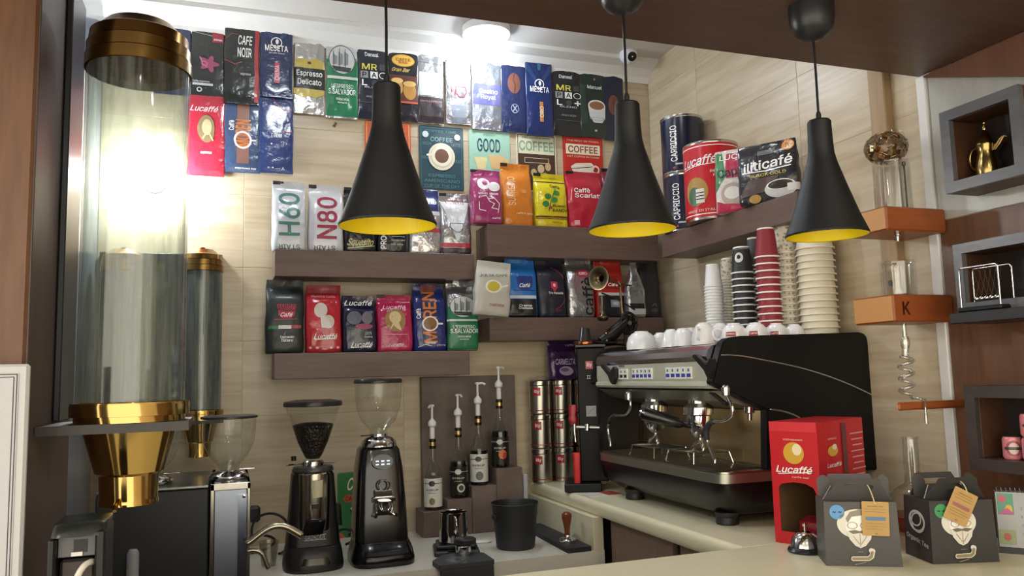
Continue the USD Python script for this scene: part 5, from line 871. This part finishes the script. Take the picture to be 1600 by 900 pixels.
pt_ = [on_y(x, y, yc) for x, y in ((1412, 506), (1414, 528), (1415, 556), (1418, 622), (1421, 660))]
t = thing('glass_coil', 'spiral glass drip tube hanging under the lettered wooden block', 'glass tube', (pt_[0][0], yc, kz0 - .0006))
loc = [p - np.array([pt_[0][0], yc, kz0]) for p in pt_]
part(t, 'feed_tube', tube([loc[0] * (1, 1, 0) + (0, 0, -.001), loc[1]], .006, 12), pane('thick_glass', (.85, .87, .85), .22), True); part(t, 'valve', lathe([(0, -.016), (.010, -.014), (.012, 0), (.009, .016), (0, .017)], 16, tuple(loc[1] + (0, 0, -.012))), pane('thick_glass'), 40)
part(t, 'stopcock', tube([loc[1] + (-.02, -.004, -.02), loc[1] + (.008, -.004, -.018)], .003, 8), tile_glass)
part(t, 'sleeve', tube([loc[1] + (0, 0, -.02), loc[2]], .009, 14), pane('thick_glass'), True)
s = np.linspace(0, 1, 90); ax = loc[2] + (loc[3] - loc[2]) * s[:, None]; part(t, 'spiral', tube(ax + np.stack([.0165 * np.sin(s * 2 * np.pi * 3.5), .0165 * np.cos(s * 2 * np.pi * 3.5), 0 * s], 1), .0052, 10), pane('thick_glass'), True)
ax = loc[3] + np.array([0, 0, 0]); part(t, 'outlet', tube([loc[3] + (0, -.012, .004), loc[3] + (0, -.034 - .02, -.004), loc[4] + (0, -.054, 0)], .0045, 10), pane('thick_glass'), True)
q = on_z(1448, 835, BAR)
t = thing('glass_flask', 'tall-necked round glass flask behind the two dark cartons', 'flask', (q[0] - .0, q[1] + .03, BAR + .0005)); zt_ = on_y(1446, 681, q[1] + .03)[2] - BAR
part(t, 'glass', lathe([(0, .001), (.05, .001), (.066, .012), (.074, .045), (.066, .085), (.04, .112), (.0205, .125), (.019, zt_ - .006), (.023, zt_), (.021, zt_ + .0005), (.0175, zt_ - .006), (.0185, .125), (.038, .11)], 44, caps=False), tile_glass, 40)
part(t, 'amber_drink', lathe([(0, .004), (.05, .004), (.063, .013), (.071, .044), (0, .046)], 36, caps=False), pane('amber_liquid', (.55, .22, .12), .03), 40)
# ------------------------------------------------------------------ niches on the right wall
NX = 1.70
def niche(name, label, y_far, y_near, z0, z1, th, front, end):
    t = thing(name, label, 'wall niche', (0, 0, 0)); xb = RIGHT - .0048
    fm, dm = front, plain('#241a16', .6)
    ring = sbox(-y_far, z0, -y_near, z1).difference(sbox(-y_far + th, z0 + th, -y_near - th, z1 - th)); part(t, 'face_frame', extrude(ring, .014, 'yz', (NX + .014, 0, 0)), fm)
    XI = NX + .0142
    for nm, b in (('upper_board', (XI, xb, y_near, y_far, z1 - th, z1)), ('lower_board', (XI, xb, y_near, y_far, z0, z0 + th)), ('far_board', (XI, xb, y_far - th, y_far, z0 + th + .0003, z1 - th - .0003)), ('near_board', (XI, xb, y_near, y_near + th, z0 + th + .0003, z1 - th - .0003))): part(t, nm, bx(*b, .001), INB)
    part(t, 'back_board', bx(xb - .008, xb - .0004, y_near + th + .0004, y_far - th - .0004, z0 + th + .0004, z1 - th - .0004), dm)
    return t
FR = wood('niche_frame', '#4a4a4c', '#66666a', (8, 2, 8), .3, 2.0); INB = wood('niche_inner_walnut', '#3a241a', '#5a3a2a', (8, 2, 8), .4, 2.0)
niche('wall_niche', 'upper box frame on the right wall with the brass coffee pot inside', 1.488, 1.272, 1.873, 2.082, .0265, FR, BROWNV)
niche('wall_niche', 'middle dark box frame on the right wall behind the swinging ball toy', 1.482, 1.20, 1.572, 1.742, .024, FR, BROWNV)
niche('wall_niche', 'lowest dark box frame on the right wall holding the small pink cans', 1.486, 1.14, 1.195, 1.395, .028, wood('niche_frame_dark', '#2f2a28', '#463f3c', (8, 2, 8), .4, 2.0), BROWNV)
t = thing('display_ledge', 'black ledge on the right wall under the swinging ball toy', 'shelf', (0, 0, 0)); part(t, 'board', bx(1.665, RIGHT - .0048, 1.13, 1.478, 1.545, 1.5712, .002), plain('#1d1b1b', .4))
# brass dallah coffee pot
q = on_x(1541, 230, 1.752)
t = thing('brass_coffee_pot', 'small brass long-spouted coffee pot in the upper wall niche', 'coffee pot', (1.752, q[1], 1.8996)); BR = steel('#b39a60', .2)
part(t, 'body', lathe([(0, 0), (.024, .0), (.026, .004), (.028, .022), (.0235, .045), (.019, .062), (.0225, .076), (.0235, .08)], 32, caps=False), BR, 40)
part(t, 'lid', lathe([(.0245, .0803), (.0245, .084), (.016, .098), (.008, .112), (.0045, .118), (.006, .124), (.003, .132), (.0045, .137), (0, .143)], 28), BR, 40)
part(t, 'handle', tube(curve([(-.0, .021, .074), (0, .036, .078), (0, .047, .06), (0, .043, .036), (0, .027, .022)], 18), [.0035] * 18, 8), BR, True)
part(t, 'spout', loft([(.062, 0, -.02, .006, .010, 2), (.074, 0, -.031, .005, .011, 2), (.086, 0, -.041, .004, .009, 2), (.09, 0, -.048, .003, .006, 2), (.086, 0, -.054, .001, .003, 2)], 16), BR, 40)
# swinging ball toy
t = thing('newtons_cradle', 'desk toy with five steel balls hanging in a wire frame, on the black ledge', 'desk toy', (1.695, 1.395, 1.5716)); 
part(t, 'base', bx(-.026, .034, -.055, .062, .0, .011, .003), BLACK)
WIRE = steel('#c9c9c6', .2)
for k, x in enumerate((-.018, .026)):
    part(t, 'wire_frame', tube([(x, .055, .0112), (x, .055, .099), (x, .053, .104), (x, .048, .106), (x, -.042, .106), (x, -.047, .104), (x, -.049, .099), (x, -.049, .0112)], .0026, 8), WIRE, True)
for k in range(5):
    y = .030 - k * .0135; b = part(t, 'ball', trimesh.creation.icosphere(3, .0067).apply_translation((.004, y, .031)), CHROME, True)
    part(b, 'thread', join(tube([(-.018, y, .106), (.004, y, .037)], .0004, 4), tube([(.026, y, .106), (.004, y, .037)], .0004, 4)), plain('#4a423c', .6), kind='stuff')
def pink(y, z, label):
    t = thing('pink_can', label, 'can', (1.742, y, z), group='small pink cans in the lowest wall niche'); r = .021
    part(t, 'body', lathe([(0, .0), (r - .004, 0), (r, .006), (r, .046), (r - .003, .052), (r - .004, .052)], 28), plain('#d6828a', .3, .2), 40); part(t, 'lid', lathe([(r - .003, .0523), (r - .002, .054), (r - .004, .0535), (0, .053)], 24, caps=False), steel('#c9b4b0', .25), 40)
    prints(t, [('e', 0, .5, .75, .72, '#3f6a4c' if 'upper' in label else '#9a4a58'), ('e', 0, .5, .5, .5, '#d8b4a8'), ('r', 0, .5, .9, .12, '#2f4038')], r * 2, .052, lambda p, o: np.stack([(r + o) * np.cos(np.radians(225) + p[:, 0] / r), (r + o) * np.sin(np.radians(225) + p[:, 0] / r), p[:, 1]], 1), .006)
zn = 1.2236
pink(1.402, zn, 'small pink can standing alone on the left in the lowest wall niche'); pink(1.352, zn, 'small pink can, lower one of the two stacked in the wall niche'); pink(1.352, zn + .0548, 'small pink can with a green emblem, upper one of the two stacked in the niche'); pink(1.305, zn, 'small pink can at the edge of the picture in the lowest wall niche')
# slanting wooden fascia under the soffit on the right wall
f0, f1 = on_x(1432, 111, RIGHT - .02), on_x(1600, 112, RIGHT - .02); sl = (f1[2] - f0[2]) / (f1[1] - f0[1]); ya, yz = YT - .024, .852
fa = Polygon([(-ya, 2.2338), (-ya, min(2.23, f0[2] + sl * (ya - f0[1]))), (-yz, f0[2] + sl * (yz - f0[1])), (-yz, 2.2338)])
struct('trim_6', extrude(fa, .016, 'yz', (RIGHT - .0045, 0, 0)), wood('red_walnut_fascia', '#5b3928', '#7d5540', (12, 12, 1.2), 0.42, 1.8), 'red-brown wooden fascia board under the beam on the right wall')
# ------------------------------------------------------------------ cartons, bell, red box and calendar on the bar
def from_front(p0, p1, depth, name, label, cat):
    a, b = on_z(*p0, BAR), on_z(*p1, BAR); d = b - a; w = float(np.hypot(d[0], d[1])); ang = math.degrees(math.atan2(d[1], d[0]))
    n = np.array([-d[1], d[0], 0]) / w; c = (a + b) / 2 + n * depth / 2
    return thing(name, label, cat, (c[0], c[1], BAR + .0004), ang), w
def tea_box(p0, p1, depth, h, col, dot, label, side_text, tagtilt, tagx, tagz):
    t, w = from_front(p0, p1, depth, 'tea_carton', label, 'carton box'); hw, hd, k = w / 2, depth / 2, .955
    CARD = plain(col, .5); EDGE = plain('#9a9792', .6)
    body = trimesh.convex.convex_hull(np.array([(sx * hw * f, sy * hd * f, z) for f, z in ((1, 0), (k, h)) for sx in (-1, 1) for sy in (-1, 1)])); part(t, 'body', body, CARD)
    hr = .052; g = Polygon([(-hw * .94, 0), (hw * .94, 0), (hw * .66, hr * .62), (hw * .58, hr), (-hw * .58, hr), (-hw * .66, hr * .62)]).buffer(-.004).buffer(.004, 5)
    hole = affinity.translate(rrect(w * .42, .013, .006), 0, hr * .62)
    for s in (-1, 1):   # two leaning panels that meet in the handle
        m = extrude(g.difference(hole), .0012, 'xz'); m = rot(m, s * -38 * .62, (1, 0, 0)); part(t, 'handle_panel', shift(m, 0, s * hd * k * .52, h + .001), CARD)
        ear = Polygon([(s * hw * .95, 0), (s * hw * .98, .04), (s * hw * .80, .052), (s * hw * .62, .036), (s * hw * .55, 0)]).buffer(-.009).buffer(.010, 6)
        part(t, 'side_flap', shift(rot(extrude(ear, .0012, 'xz'), 4 * s, (0, 0, 1)), 0, .004 + .002 * s, h + .0022), CARD)
        part(t, 'card_edge', tube([(s * hw * k * .95, -hd * k * .54, h + .003), (s * hw * .66, -hd * .28, h + hr * .58)], .0011, 5), EDGE)
    def fp(p, o):
        f = 1 - (1 - k) * p[:, 1] / h; return np.stack([p[:, 0], -hd * f - o, p[:, 1]], 1)
    LN, GD = '#d9d5c8', '#a8977a'
    man = [('e', .08, .55, .52, .46, LN), ('e', .1, .52, .33, .4, '#f0ede4'), ('p', [(-.06, .62), (.0, .7), (.12, .73), (.26, .68), (.27, .62), (.18, .66), (.02, .64), (-.04, .56)], '#8a7c68'), ('e', .02, .53, .14, .11, GD, .82), ('e', .19, .53, .14, .11, GD, .82),
           ('p', [(-.06, .46), (.28, .46), (.25, .36), (.18, .28), (.11, .25), (.04, .28), (-.03, .36)], LN), ('p', [(-.04, .46), (.05, .475), (.11, .46), (.17, .475), (.27, .46), (.19, .425), (.11, .44), (.02, .425)], '#6e6353'), ('l', [(.11, .43), (.11, .27)], .0012, GD), ('l', [(.02, .4), (.1, .3)], .0012, GD), ('l', [(.2, .4), (.12, .3)], .0012, GD),
           ('t', '...', .1, .205, .06, .012, GD), ('l', [(.0, .12), (.2, .125), (.24, .15), (.26, .22), (.24, .225)], .010, LN), ('l', [(.0, .12), (.2, .125), (.235, .15), (.25, .2)], .0062, '#94835f'), ('l', [(.02, .05), (.16, .08)], .0014, GD)]
    man = [tuple([i[0]] + [[(x - .14, z * 1.25 - .03) for x, z in i[1]]] + list(i[2:])) if i[0] in 'pl' else ((i[0], i[1] - .14, i[2] * 1.25 - .03) + i[3:] if i[0] == 'e' else (i[0], i[1], i[2] - .14, i[3] * 1.25 - .03) + i[4:]) for i in man]
    prints(t, man, w, h, fp, .5)
    prints(t, [('e', -.31, .84, .2, .2 * w / h, dot), ('t', '~ ~', -.31, .84, .12, .03, K)], w, h, fp, .5)
    if side_text:
        prints(t, [('e', 0, .62, .6, .36, '#c9c7c0', .8), ('e', .04, .6, .5, .34, '#c9c7c0', .82), ('e', -.03, .66, .42, .26, '#c9c7c0', .8), ('t', 'Organic Tea', 0, .3, .8, .1, '#c9c7c0', -8)], depth, h, lambda p, o: np.stack([-hw * (1 - (1 - k) * p[:, 1] / h) - o, -p[:, 0], p[:, 1]], 1), .5)
    tw, th = .055, .072; tg_ = part(t, 'paper_tag', rot(extrude(affinity.translate(rrect(tw, th, .002), 0, -th / 2), .0008, 'xz'), tagtilt, (0, 1, 0)).apply_translation((tagx, -hd - .004, tagz)), plain('#b8955c', .7), label='kraft paper tag')
    a = np.radians(-tagtilt)
    def tp(p, o): 
        q = p - (0, th); x = q[:, 0] * math.cos(a) - q[:, 1] * math.sin(a); z = q[:, 0] * math.sin(a) + q[:, 1] * math.cos(a); return np.stack([x + tagx, np.full(len(p), -hd - .0049 - o), z + tagz], 1)
    prints(tg_, [('t', 'ORGANIC TEA', 0, .86, .6, .03, '#7a5c34'), ('l', [(-.4, .78), (.4, .78)], .0005, '#7a5c34'), ('l', [(-.4, .7), (.35, .7)], .0005, '#7a5c34'), ('r', 0, .5, .72, .09, '#3a6ea8' if dot == '#3f8fd0' else '#a85a5c'), ('l', [(-.4, .36), (.35, .36)], .0005, '#7a5c34'), ('l', [(-.4, .28), (.4, .28)], .0005, '#7a5c34'), ('l', [(-.4, .2), (.3, .2)], .0005, '#7a5c34'), ('t', 'o', 0, .07, .08, .05, '#7a5c34')], tw, th, tp, .5)
    part(tg_, 'string', tube(curve([(tagx, -hd - .0055, tagz - .006), (tagx - .004, -hd * .8, tagz + .02), (tagx - .012, -hd * .25, h + hr * .75), (tagx - .02, 0, h + hr * .62)], 14), .0014, 6), plain('#c9b88a', .8))
    return t
tea_box((1291, 884), (1411, 886), .10, .135, '#4d4b4a', '#3f8fd0', 'dark grey gable carton with a blue round sticker and a bearded face emblem', None, 2, .030, .137)
tea_box((1458, 882), (1562, 878), .11, .132, '#363534', '#2f9a54', 'dark gable carton with a green round sticker, nearer the calendar', True, 28, .012, .152)
q = on_z(1266, 862, BAR)
t = thing('service_bell', 'small chrome counter bell beside the blue-stickered carton', 'bell', (q[0] - .008, q[1] + .004, BAR + .0004))
part(t, 'base', lathe([(0, 0), (.041, 0), (.042, .004), (.039, .010), (.036, .012)], 36), plain('#1d1d1f', .3), 40); part(t, 'dome', lathe([(.036, .0125), (.0345, .02), (.029, .034), (.019, .043), (.008, .047), (0, .048)], 40, caps=False), CHROME, 40); part(t, 'button', lathe([(.003, .0475), (.003, .056), (.0055, .058), (.006, .063), (0, .066)], 16), CHROME, 40)
# red carton with a window
A = on_z(1212, 847, BAR); wl_ = .126; ang = -67.0; B = A + wl_ * np.array([math.cos(math.radians(ang)), math.sin(math.radians(ang)), 0]); H = on_y(1200, 660, A[1])[2] - BAR; dr = .25
t = thing('red_coffee_carton', 'tall red coffee carton with a window cut in its front, beside the espresso machine', 'carton box', (B[0], B[1], BAR + .0004), ang)
REDC = plain('#bd1c26', .38, 0, .15, .03, 30); KR = plain('#8a6a48', .75)
fr = Polygon([(-wl_, 0), (0, 0), (0, H), (-wl_, H)]); win = Polygon([(-wl_ * .86, H * .10), (-wl_ * .08, H * .10), (-wl_ * .08, H * .42), (-wl_ * .14, H * .475), (-wl_ * .3, H * .505), (-wl_ * .55, H * .51), (-wl_ * .8, H * .49), (-wl_ * .86, H * .46)])
part(t, 'front_panel', extrude(fr.difference(win), .002, 'xz', (0, .002, 0)), REDC); part(t, 'side_panel', bx(-.002, 0, .0022, dr - .002, 0, H), REDC); part(t, 'far_panel', bx(-wl_, -wl_ + .002, .0022, dr - .002, 0, H), REDC); part(t, 'back_panel', bx(-wl_, 0, dr - .0018, dr, 0, H), REDC)
part(t, 'top_flap', bx(-wl_ + .0004, -.0004, .0004, dr - .0004, H + .0002, H + .002), REDC); part(t, 'top_lip', bx(-wl_ + .001, -.001, -.0016, .0003, H - .022, H + .002), plain('#c93038', .4)); part(t, 'floor_panel', bx(-wl_ + .0024, -.0024, .0026, dr - .0024, .0002, .002), KR); part(t, 'inner_liner', join(bx(-wl_ + .0022, -wl_ + .0036, .0026, dr - .0026, .0022, H - .002), bx(-.0036, -.0022, .0026, dr - .0026, .0022, H - .002), bx(-wl_ + .004, -.004, dr - .0036, dr - .0024, .0022, H - .002)), KR)
part(t, 'packet', loft([(.0025, -wl_ * .4, .07, wl_ * .3, .035, 4), (.05, -wl_ * .4, .07, wl_ * .3, .035, 4), (.062, -wl_ * .38, .075, wl_ * .2, .01, 3)], 20), plastic('#a01c26'), 40)
emb = lambda cx, cz, s: [('e', cx, cz, .36 * s, .15 * s, '#d8a42c'), ('e', cx + .06 * s, cz + .03, .16 * s, .08 * s, '#e8d8b0')]
prints(t, [('t', 'ESPRESSO', .0, .86, .4, .014, '#e8b8a8')] + emb(.0, .75, 1.2) + [('t', 'Lucaffé', .0, .615, .74, .06, WH, 0, .35), ('l', [(-.34, .575), (.1, .59), (.3, .6)], .0022, WH), ('t', 'caffè bar', .12, .555, .36, .014, '#e8b8a8'), ('t', 'L', .18, .05, .1, .035, WH)], wl_, H, lambda p, o: np.stack([p[:, 0] - wl_ / 2, np.full(len(p), -o - .0001), p[:, 1]], 1), .5)
sd = lambda p, o: np.stack([np.full(len(p), o), p[:, 0] + dr / 2, p[:, 1]], 1)
prints(t, [('t', 'ESPRESSO', -.2, .86, .18, .014, '#e8b8a8')] + emb(-.2, .76, .6) + [('t', 'Lucaffé', -.19, .645, .3, .035, WH, 0, .35), ('r', .05, .6, .1, .76, '#6a1f22'), ('l', [(-.34, .0), (-.34, 1)], .001, '#d85a5c')] + [('r', .32, .88 - .05 * k, .3 - .04 * (k % 3), .012, '#e2909a') for k in range(8)] + [('t', 'miscela bar', -.2, .53, .3, .016, '#e8b8a8')], dr, H, sd, .5)
# desk calendar
q = on_z(1590, 868, BAR); 
t = thing('desk_calendar', 'spiral desk calendar with coloured pictures at the right end of the bar', 'calendar', (1.729, 1.372, BAR + .0004), -50)
cw, ch = .122, .135
easel = Polygon([(-.04, 0), (.04, 0), (.003, ch), (-.003, ch)]); v_ = extrude(easel, cw, 'yz'); v_.apply_translation(-v_.bounds.mean(0) + (0, 0, ch / 2)); part(t, 'easel', v_, plain('#232325', .5))
sl_ = math.atan2(.047, ch)
def cp_(p, o): return np.stack([p[:, 0], -.04 + .037 * p[:, 1] / ch - o - .0006, p[:, 1]], 1)
pg = part(t, 'page', trimesh.Trimesh(cp_(np.array([(-cw * .48, ch * .1), (cw * .48, ch * .1), (cw * .48, ch * .97), (-cw * .48, ch * .97)]), .0004), [[0, 1, 2], [0, 2, 3], [2, 1, 0], [3, 2, 0]], process=False), plain('#e4e4e2', .6))
prints(pg, [('r', -.33, .78, .26, .34, '#4f9a7c'), ('e', -.38, .86, .12, .12, '#d4506a'), ('e', -.28, .7, .12, .14, '#e0b42c'), ('p', [(-.46, .62), (-.2, .62), (-.3, .72)], '#c8448a'), ('r', -.33, .26, .26, .22, '#8a9a5c'), ('e', -.34, .26, .12, .12, '#b5443c')] + [('t', str(1 + i + 7 * j), -.08 + .085 * i, .72 - .13 * j, .03, .04, '#8a8a8a') for j in range(5) for i in range(6)], cw, ch, cp_, .5)
for k in range(13): part(t, 'spiral_ring', tube(np.stack([np.full(10, -cw * .45 + k * cw * .075), .006 * np.cos(np.linspace(0, 6.28, 10)), ch + .006 * np.sin(np.linspace(0, 6.28, 10))], 1), .0011, 5), WIRE)
# ------------------------------------------------------------------ bean silo on the pillar at left, and the two smaller silos on the back wall
SIL = mat('streaky_glass', {'tc': ('texture_coordinate', {}), 'm': ('mapping', {'scale': (9.0, 9.0, 0.55)}), 'n': ('noise_texture', {'scale': 5.0, 'detail': 5.0, 'roughness': 0.65}), 'r': ('rgb_ramp', {'ramp': [(0.38, (0.05, 0.05, 0.05)), (0.55, (0.2, 0.2, 0.2)), (0.75, (0.55, 0.55, 0.55))]}),
    't': ('transparent_bsdf', {'color': (.86, .9, .88)}), 'd': ('principled_bsdf', {'base_color': C('#8e958f'), 'roughness': .35}), 'g': ('glossy_bsdf', {'color': (1, 1, 1), 'roughness': .06}), 'f': ('layer_weight', {'blend': 0.5}), 'w': ('math', {'math_type': 'power', 'value2': 3.5}), 'a': ('math', {'math_type': 'multiply_add', 'value2': 0.5, 'value3': 0.05}), 'm1': ('mix_closure', {}), 'm2': ('mix_closure', {})},
    [('tc.object', 'm.vector'), ('m.vector', 'n.vector'), ('n.fac', 'r.fac'), ('r.color', 'm1.fac'), ('t.BSDF', 'm1.closure1'), ('d.BSDF', 'm1.closure2'), ('f.facing', 'w.value1'), ('w.value', 'a.value1'), ('a.value', 'm2.fac'), ('m1.closure', 'm2.closure1'), ('g.BSDF', 'm2.closure2')], 'm2.closure')
def silo(cx, Y, ys, r, label, plate_x0, big=True):
    z = lambda py: on_y(cx, py, Y)[2]
    x = on_y(cx, 500, Y)[0]; z0 = z(ys['out']); t = thing('bean_silo', label, 'coffee bean dispenser', (x, Y, z0)); h = lambda k: z(ys[k]) - z0
    part(t, 'tube', lathe([(r, h('tube0')), (r, h('tube1'))], 64, caps=False), SIL, True, 'streaky clear glass tube')
    part(t, 'inner_wall', lathe([(r - .004, h('tube0')), (r - .004, h('tube1'))], 64, caps=False), GLASS, True)
    LB = steel('#8d7040', .22); a, b = h('tube1') - .016 * r / .09, h('lid'); q = (b - a) / 4
    part(t, 'lid', lathe([(r + .0006, a), (r + .003, a + .001), (r + .003, a + q), (r - .001, a + q * 1.05), (r + .001, a + q * 1.1), (r + .001, a + q * 2), (r - .004, a + q * 2.05), (r - .002, a + q * 2.1), (r - .004, a + q * 3), (r - .012, a + q * 3.2), (r - .03, b), (0, b + .001)], 64, caps=False), LB, 35, 'ringed brass lid')
    part(t, 'lid_knob', lathe([(.005, b + .001), (.005, b + .004), (.008, b + .006), (.008, b + .009), (0, b + .011)], 20), LB, 40)
    zp1, zp0 = h('plate1'), h('plate0')
    part(t, 'brass_ring', lathe([(r - .006, h('tube0') - .001), (r + .008, h('tube0') - .001), (r + .009, h('tube0') - .006), (r + .009, h('ring')), (r + .002, h('ring') - .001), (r + .002, zp1 + .0004), (r - .02, zp1 + .0004)], 64, caps=False), BRASS, 35)
    part(t, 'funnel', lathe([(r * .86, zp0 - .0004), (r * .63, h('step') + .001), (r * .60, h('step')), (r * .55, h('step') - .004), (r * .53, h('out') + .01), (r * .55, h('out') + .006), (r * .55, h('out')), (r * .5, h('out')), (r * .48, h('step'))], 56, caps=False), BRASS, 35)
    part(t, 'lever', tube([(-.01, -r * .55, .012), (-.014, -r * .72, .004), (-.014, -r * .8, -.002)], .0035, 8), BRASS)
    part(t, 'bracket_plate', bx(plate_x0 - x, r * 1.12, -r * .95, r * 1.05, zp0, zp1, .003).difference(trimesh.creation.cylinder(r * .8, .1).apply_translation((0, 0, zp0))) if False else extrude(sbox(plate_x0 - x, -r * .95, r * 1.12, r * 1.05).difference(Point(0, 0).buffer(r * .9, 24)), zp1 - zp0, at=(0, 0, zp0)), plain('#2e2a27', .45), label='dark bracket plate')
    return t
silo(208, 1.6, dict(lid=40, tube1=103, tube0=627, ring=648, plate1=658, plate0=672, step=737, out=786), .0895, 'tall glass bean silo with brass lid and brass funnel, fixed to the pillar at left', -.2925)
t = thing('silo_backing_board', 'tall dark board on the pillar behind the big bean silo', 'board', (0, 0, 0)); part(t, 'board', bx(-.2928, -.2815, 1.66, 1.80, on_y(110, 660, 1.6)[2], 2.2335, .002), plain('#2f3236', .25))
bdl, bdr = on_y(150, 520, 3.06), on_y(346, 520, 3.06)
t = thing('silo_backing_board', 'dark board on the back wall carrying the two smaller bean silos', 'board', (0, 0, 0)); part(t, 'board', bx(max(bdl[0], LEFT + .004), bdr[0], 3.085, BACK - .001, on_y(346, 656, 3.06)[2], on_y(346, 396, 3.06)[2], .003), plain('#3a3c3d', .3))
for cx, lab in ((315, 'small brass-lidded bean silo on the back wall, right of the tall silo'), (190, 'small brass-lidded bean silo seen through the tall glass tube')):
    silo(cx, 3.0, dict(lid=391, tube1=420, tube0=640, ring=650, plate1=656, plate0=661, step=690, out=713), .068, lab, on_y(cx, 500, 3.0)[0] - .075)
# ------------------------------------------------------------------ card terminal and framed sheet at the lower left
a, b = on_y(76, 830, 1.33), on_y(166, 830, 1.33); zt = on_y(120, 812, 1.36)[2]
t = thing('card_terminal', 'open black plastic device with a white cable, at the left end of the bar', 'payment terminal', ((a[0] + b[0]) / 2, 1.37, BAR + .0004)); hw = (b[0] - a[0]) / 2; hz = zt - BAR
PL = plain('#0e0f10', .34, spec=.35)
part(t, 'left_side', bx(-hw, -hw + .010, -.045, .05, 0, hz - .02, .003), PL); part(t, 'right_side', bx(hw - .014, hw, -.045, .05, 0, hz - .012, .003), PL); part(t, 'back', bx(-hw + .0102, hw - .0142, .03, .05, 0, hz - .02, .002), plain('#2c2a29', .5)); part(t, 'top', loft([(hz - .0195, 0, 0, hw * .98, .048, 6), (hz - .004, .002, .004, hw * .97, .044, 6), (hz, .004, .008, hw * .9, .036, 6)], 32), plain('#1e2220', .25), 40)
part(t, 'slot_plate', bx(-hw + .0105, hw - .0145, -.03, -.022, hz - .05, hz - .0205, .001), plain('#55565a', .4)); part(t, 'slot', bx(-.006, .012, -.0312, -.0301, hz - .044, hz - .026), plain('#151515', .5)); part(t, 'slot_light_tab', bx(-.009, .006, -.0325, -.0312, hz - .049, hz - .043, .0004), plain('#cfcfca', .4))
part(t, 'inner_block', bx(-hw + .012, hw - .016, -.02, .029, .03, hz - .055, .004), plain('#3a322e', .5)); part(t, 'cable', tube(curve([(.02, -.026, hz - .06), (.008, -.05, hz - .064), (-.004, -.058, hz - .10), (-.008, -.052, hz - .15), (-.012, -.05, .004)], 26), .0045, 8), plain('#d2cfc4', .45), True, 'white cable'); part(t, 'yellow_plug', bx(-.018, .012, -.042, -.03, hz - .145, hz - .12, .003), plain('#c79a2c', .4))
a, b = on_y(-60, 570, 1.38), on_y(46, 570, 1.38); zt = on_y(20, 569, 1.38)[2]
t = thing('framed_sheet', 'white sheet in a pale frame with thin black lines, standing at the left edge', 'framed notice', (0, 0, 0)); fw = b[0]
part(t, 'frame', bx(a[0], fw, 1.38, 1.395, BAR + .0005, zt, .004), plain('#b9babd', .3)); part(t, 'sheet', bx(a[0] + .012, fw - .013, 1.3785, 1.3799, BAR + .02, zt - .013), plain('#b2b3b8', .25))
for k, e in enumerate((.0145, .0185)): part(t, 'border_line', extrude(sbox(a[0] + e, BAR + .02 + e, fw - e, zt - e).difference(sbox(a[0] + e + .0012, BAR + .0212 + e, fw - e - .0012, zt - e - .0012)), .0004, 'xz', (0, 1.3784, 0)), plain('#2b2c30', .5))
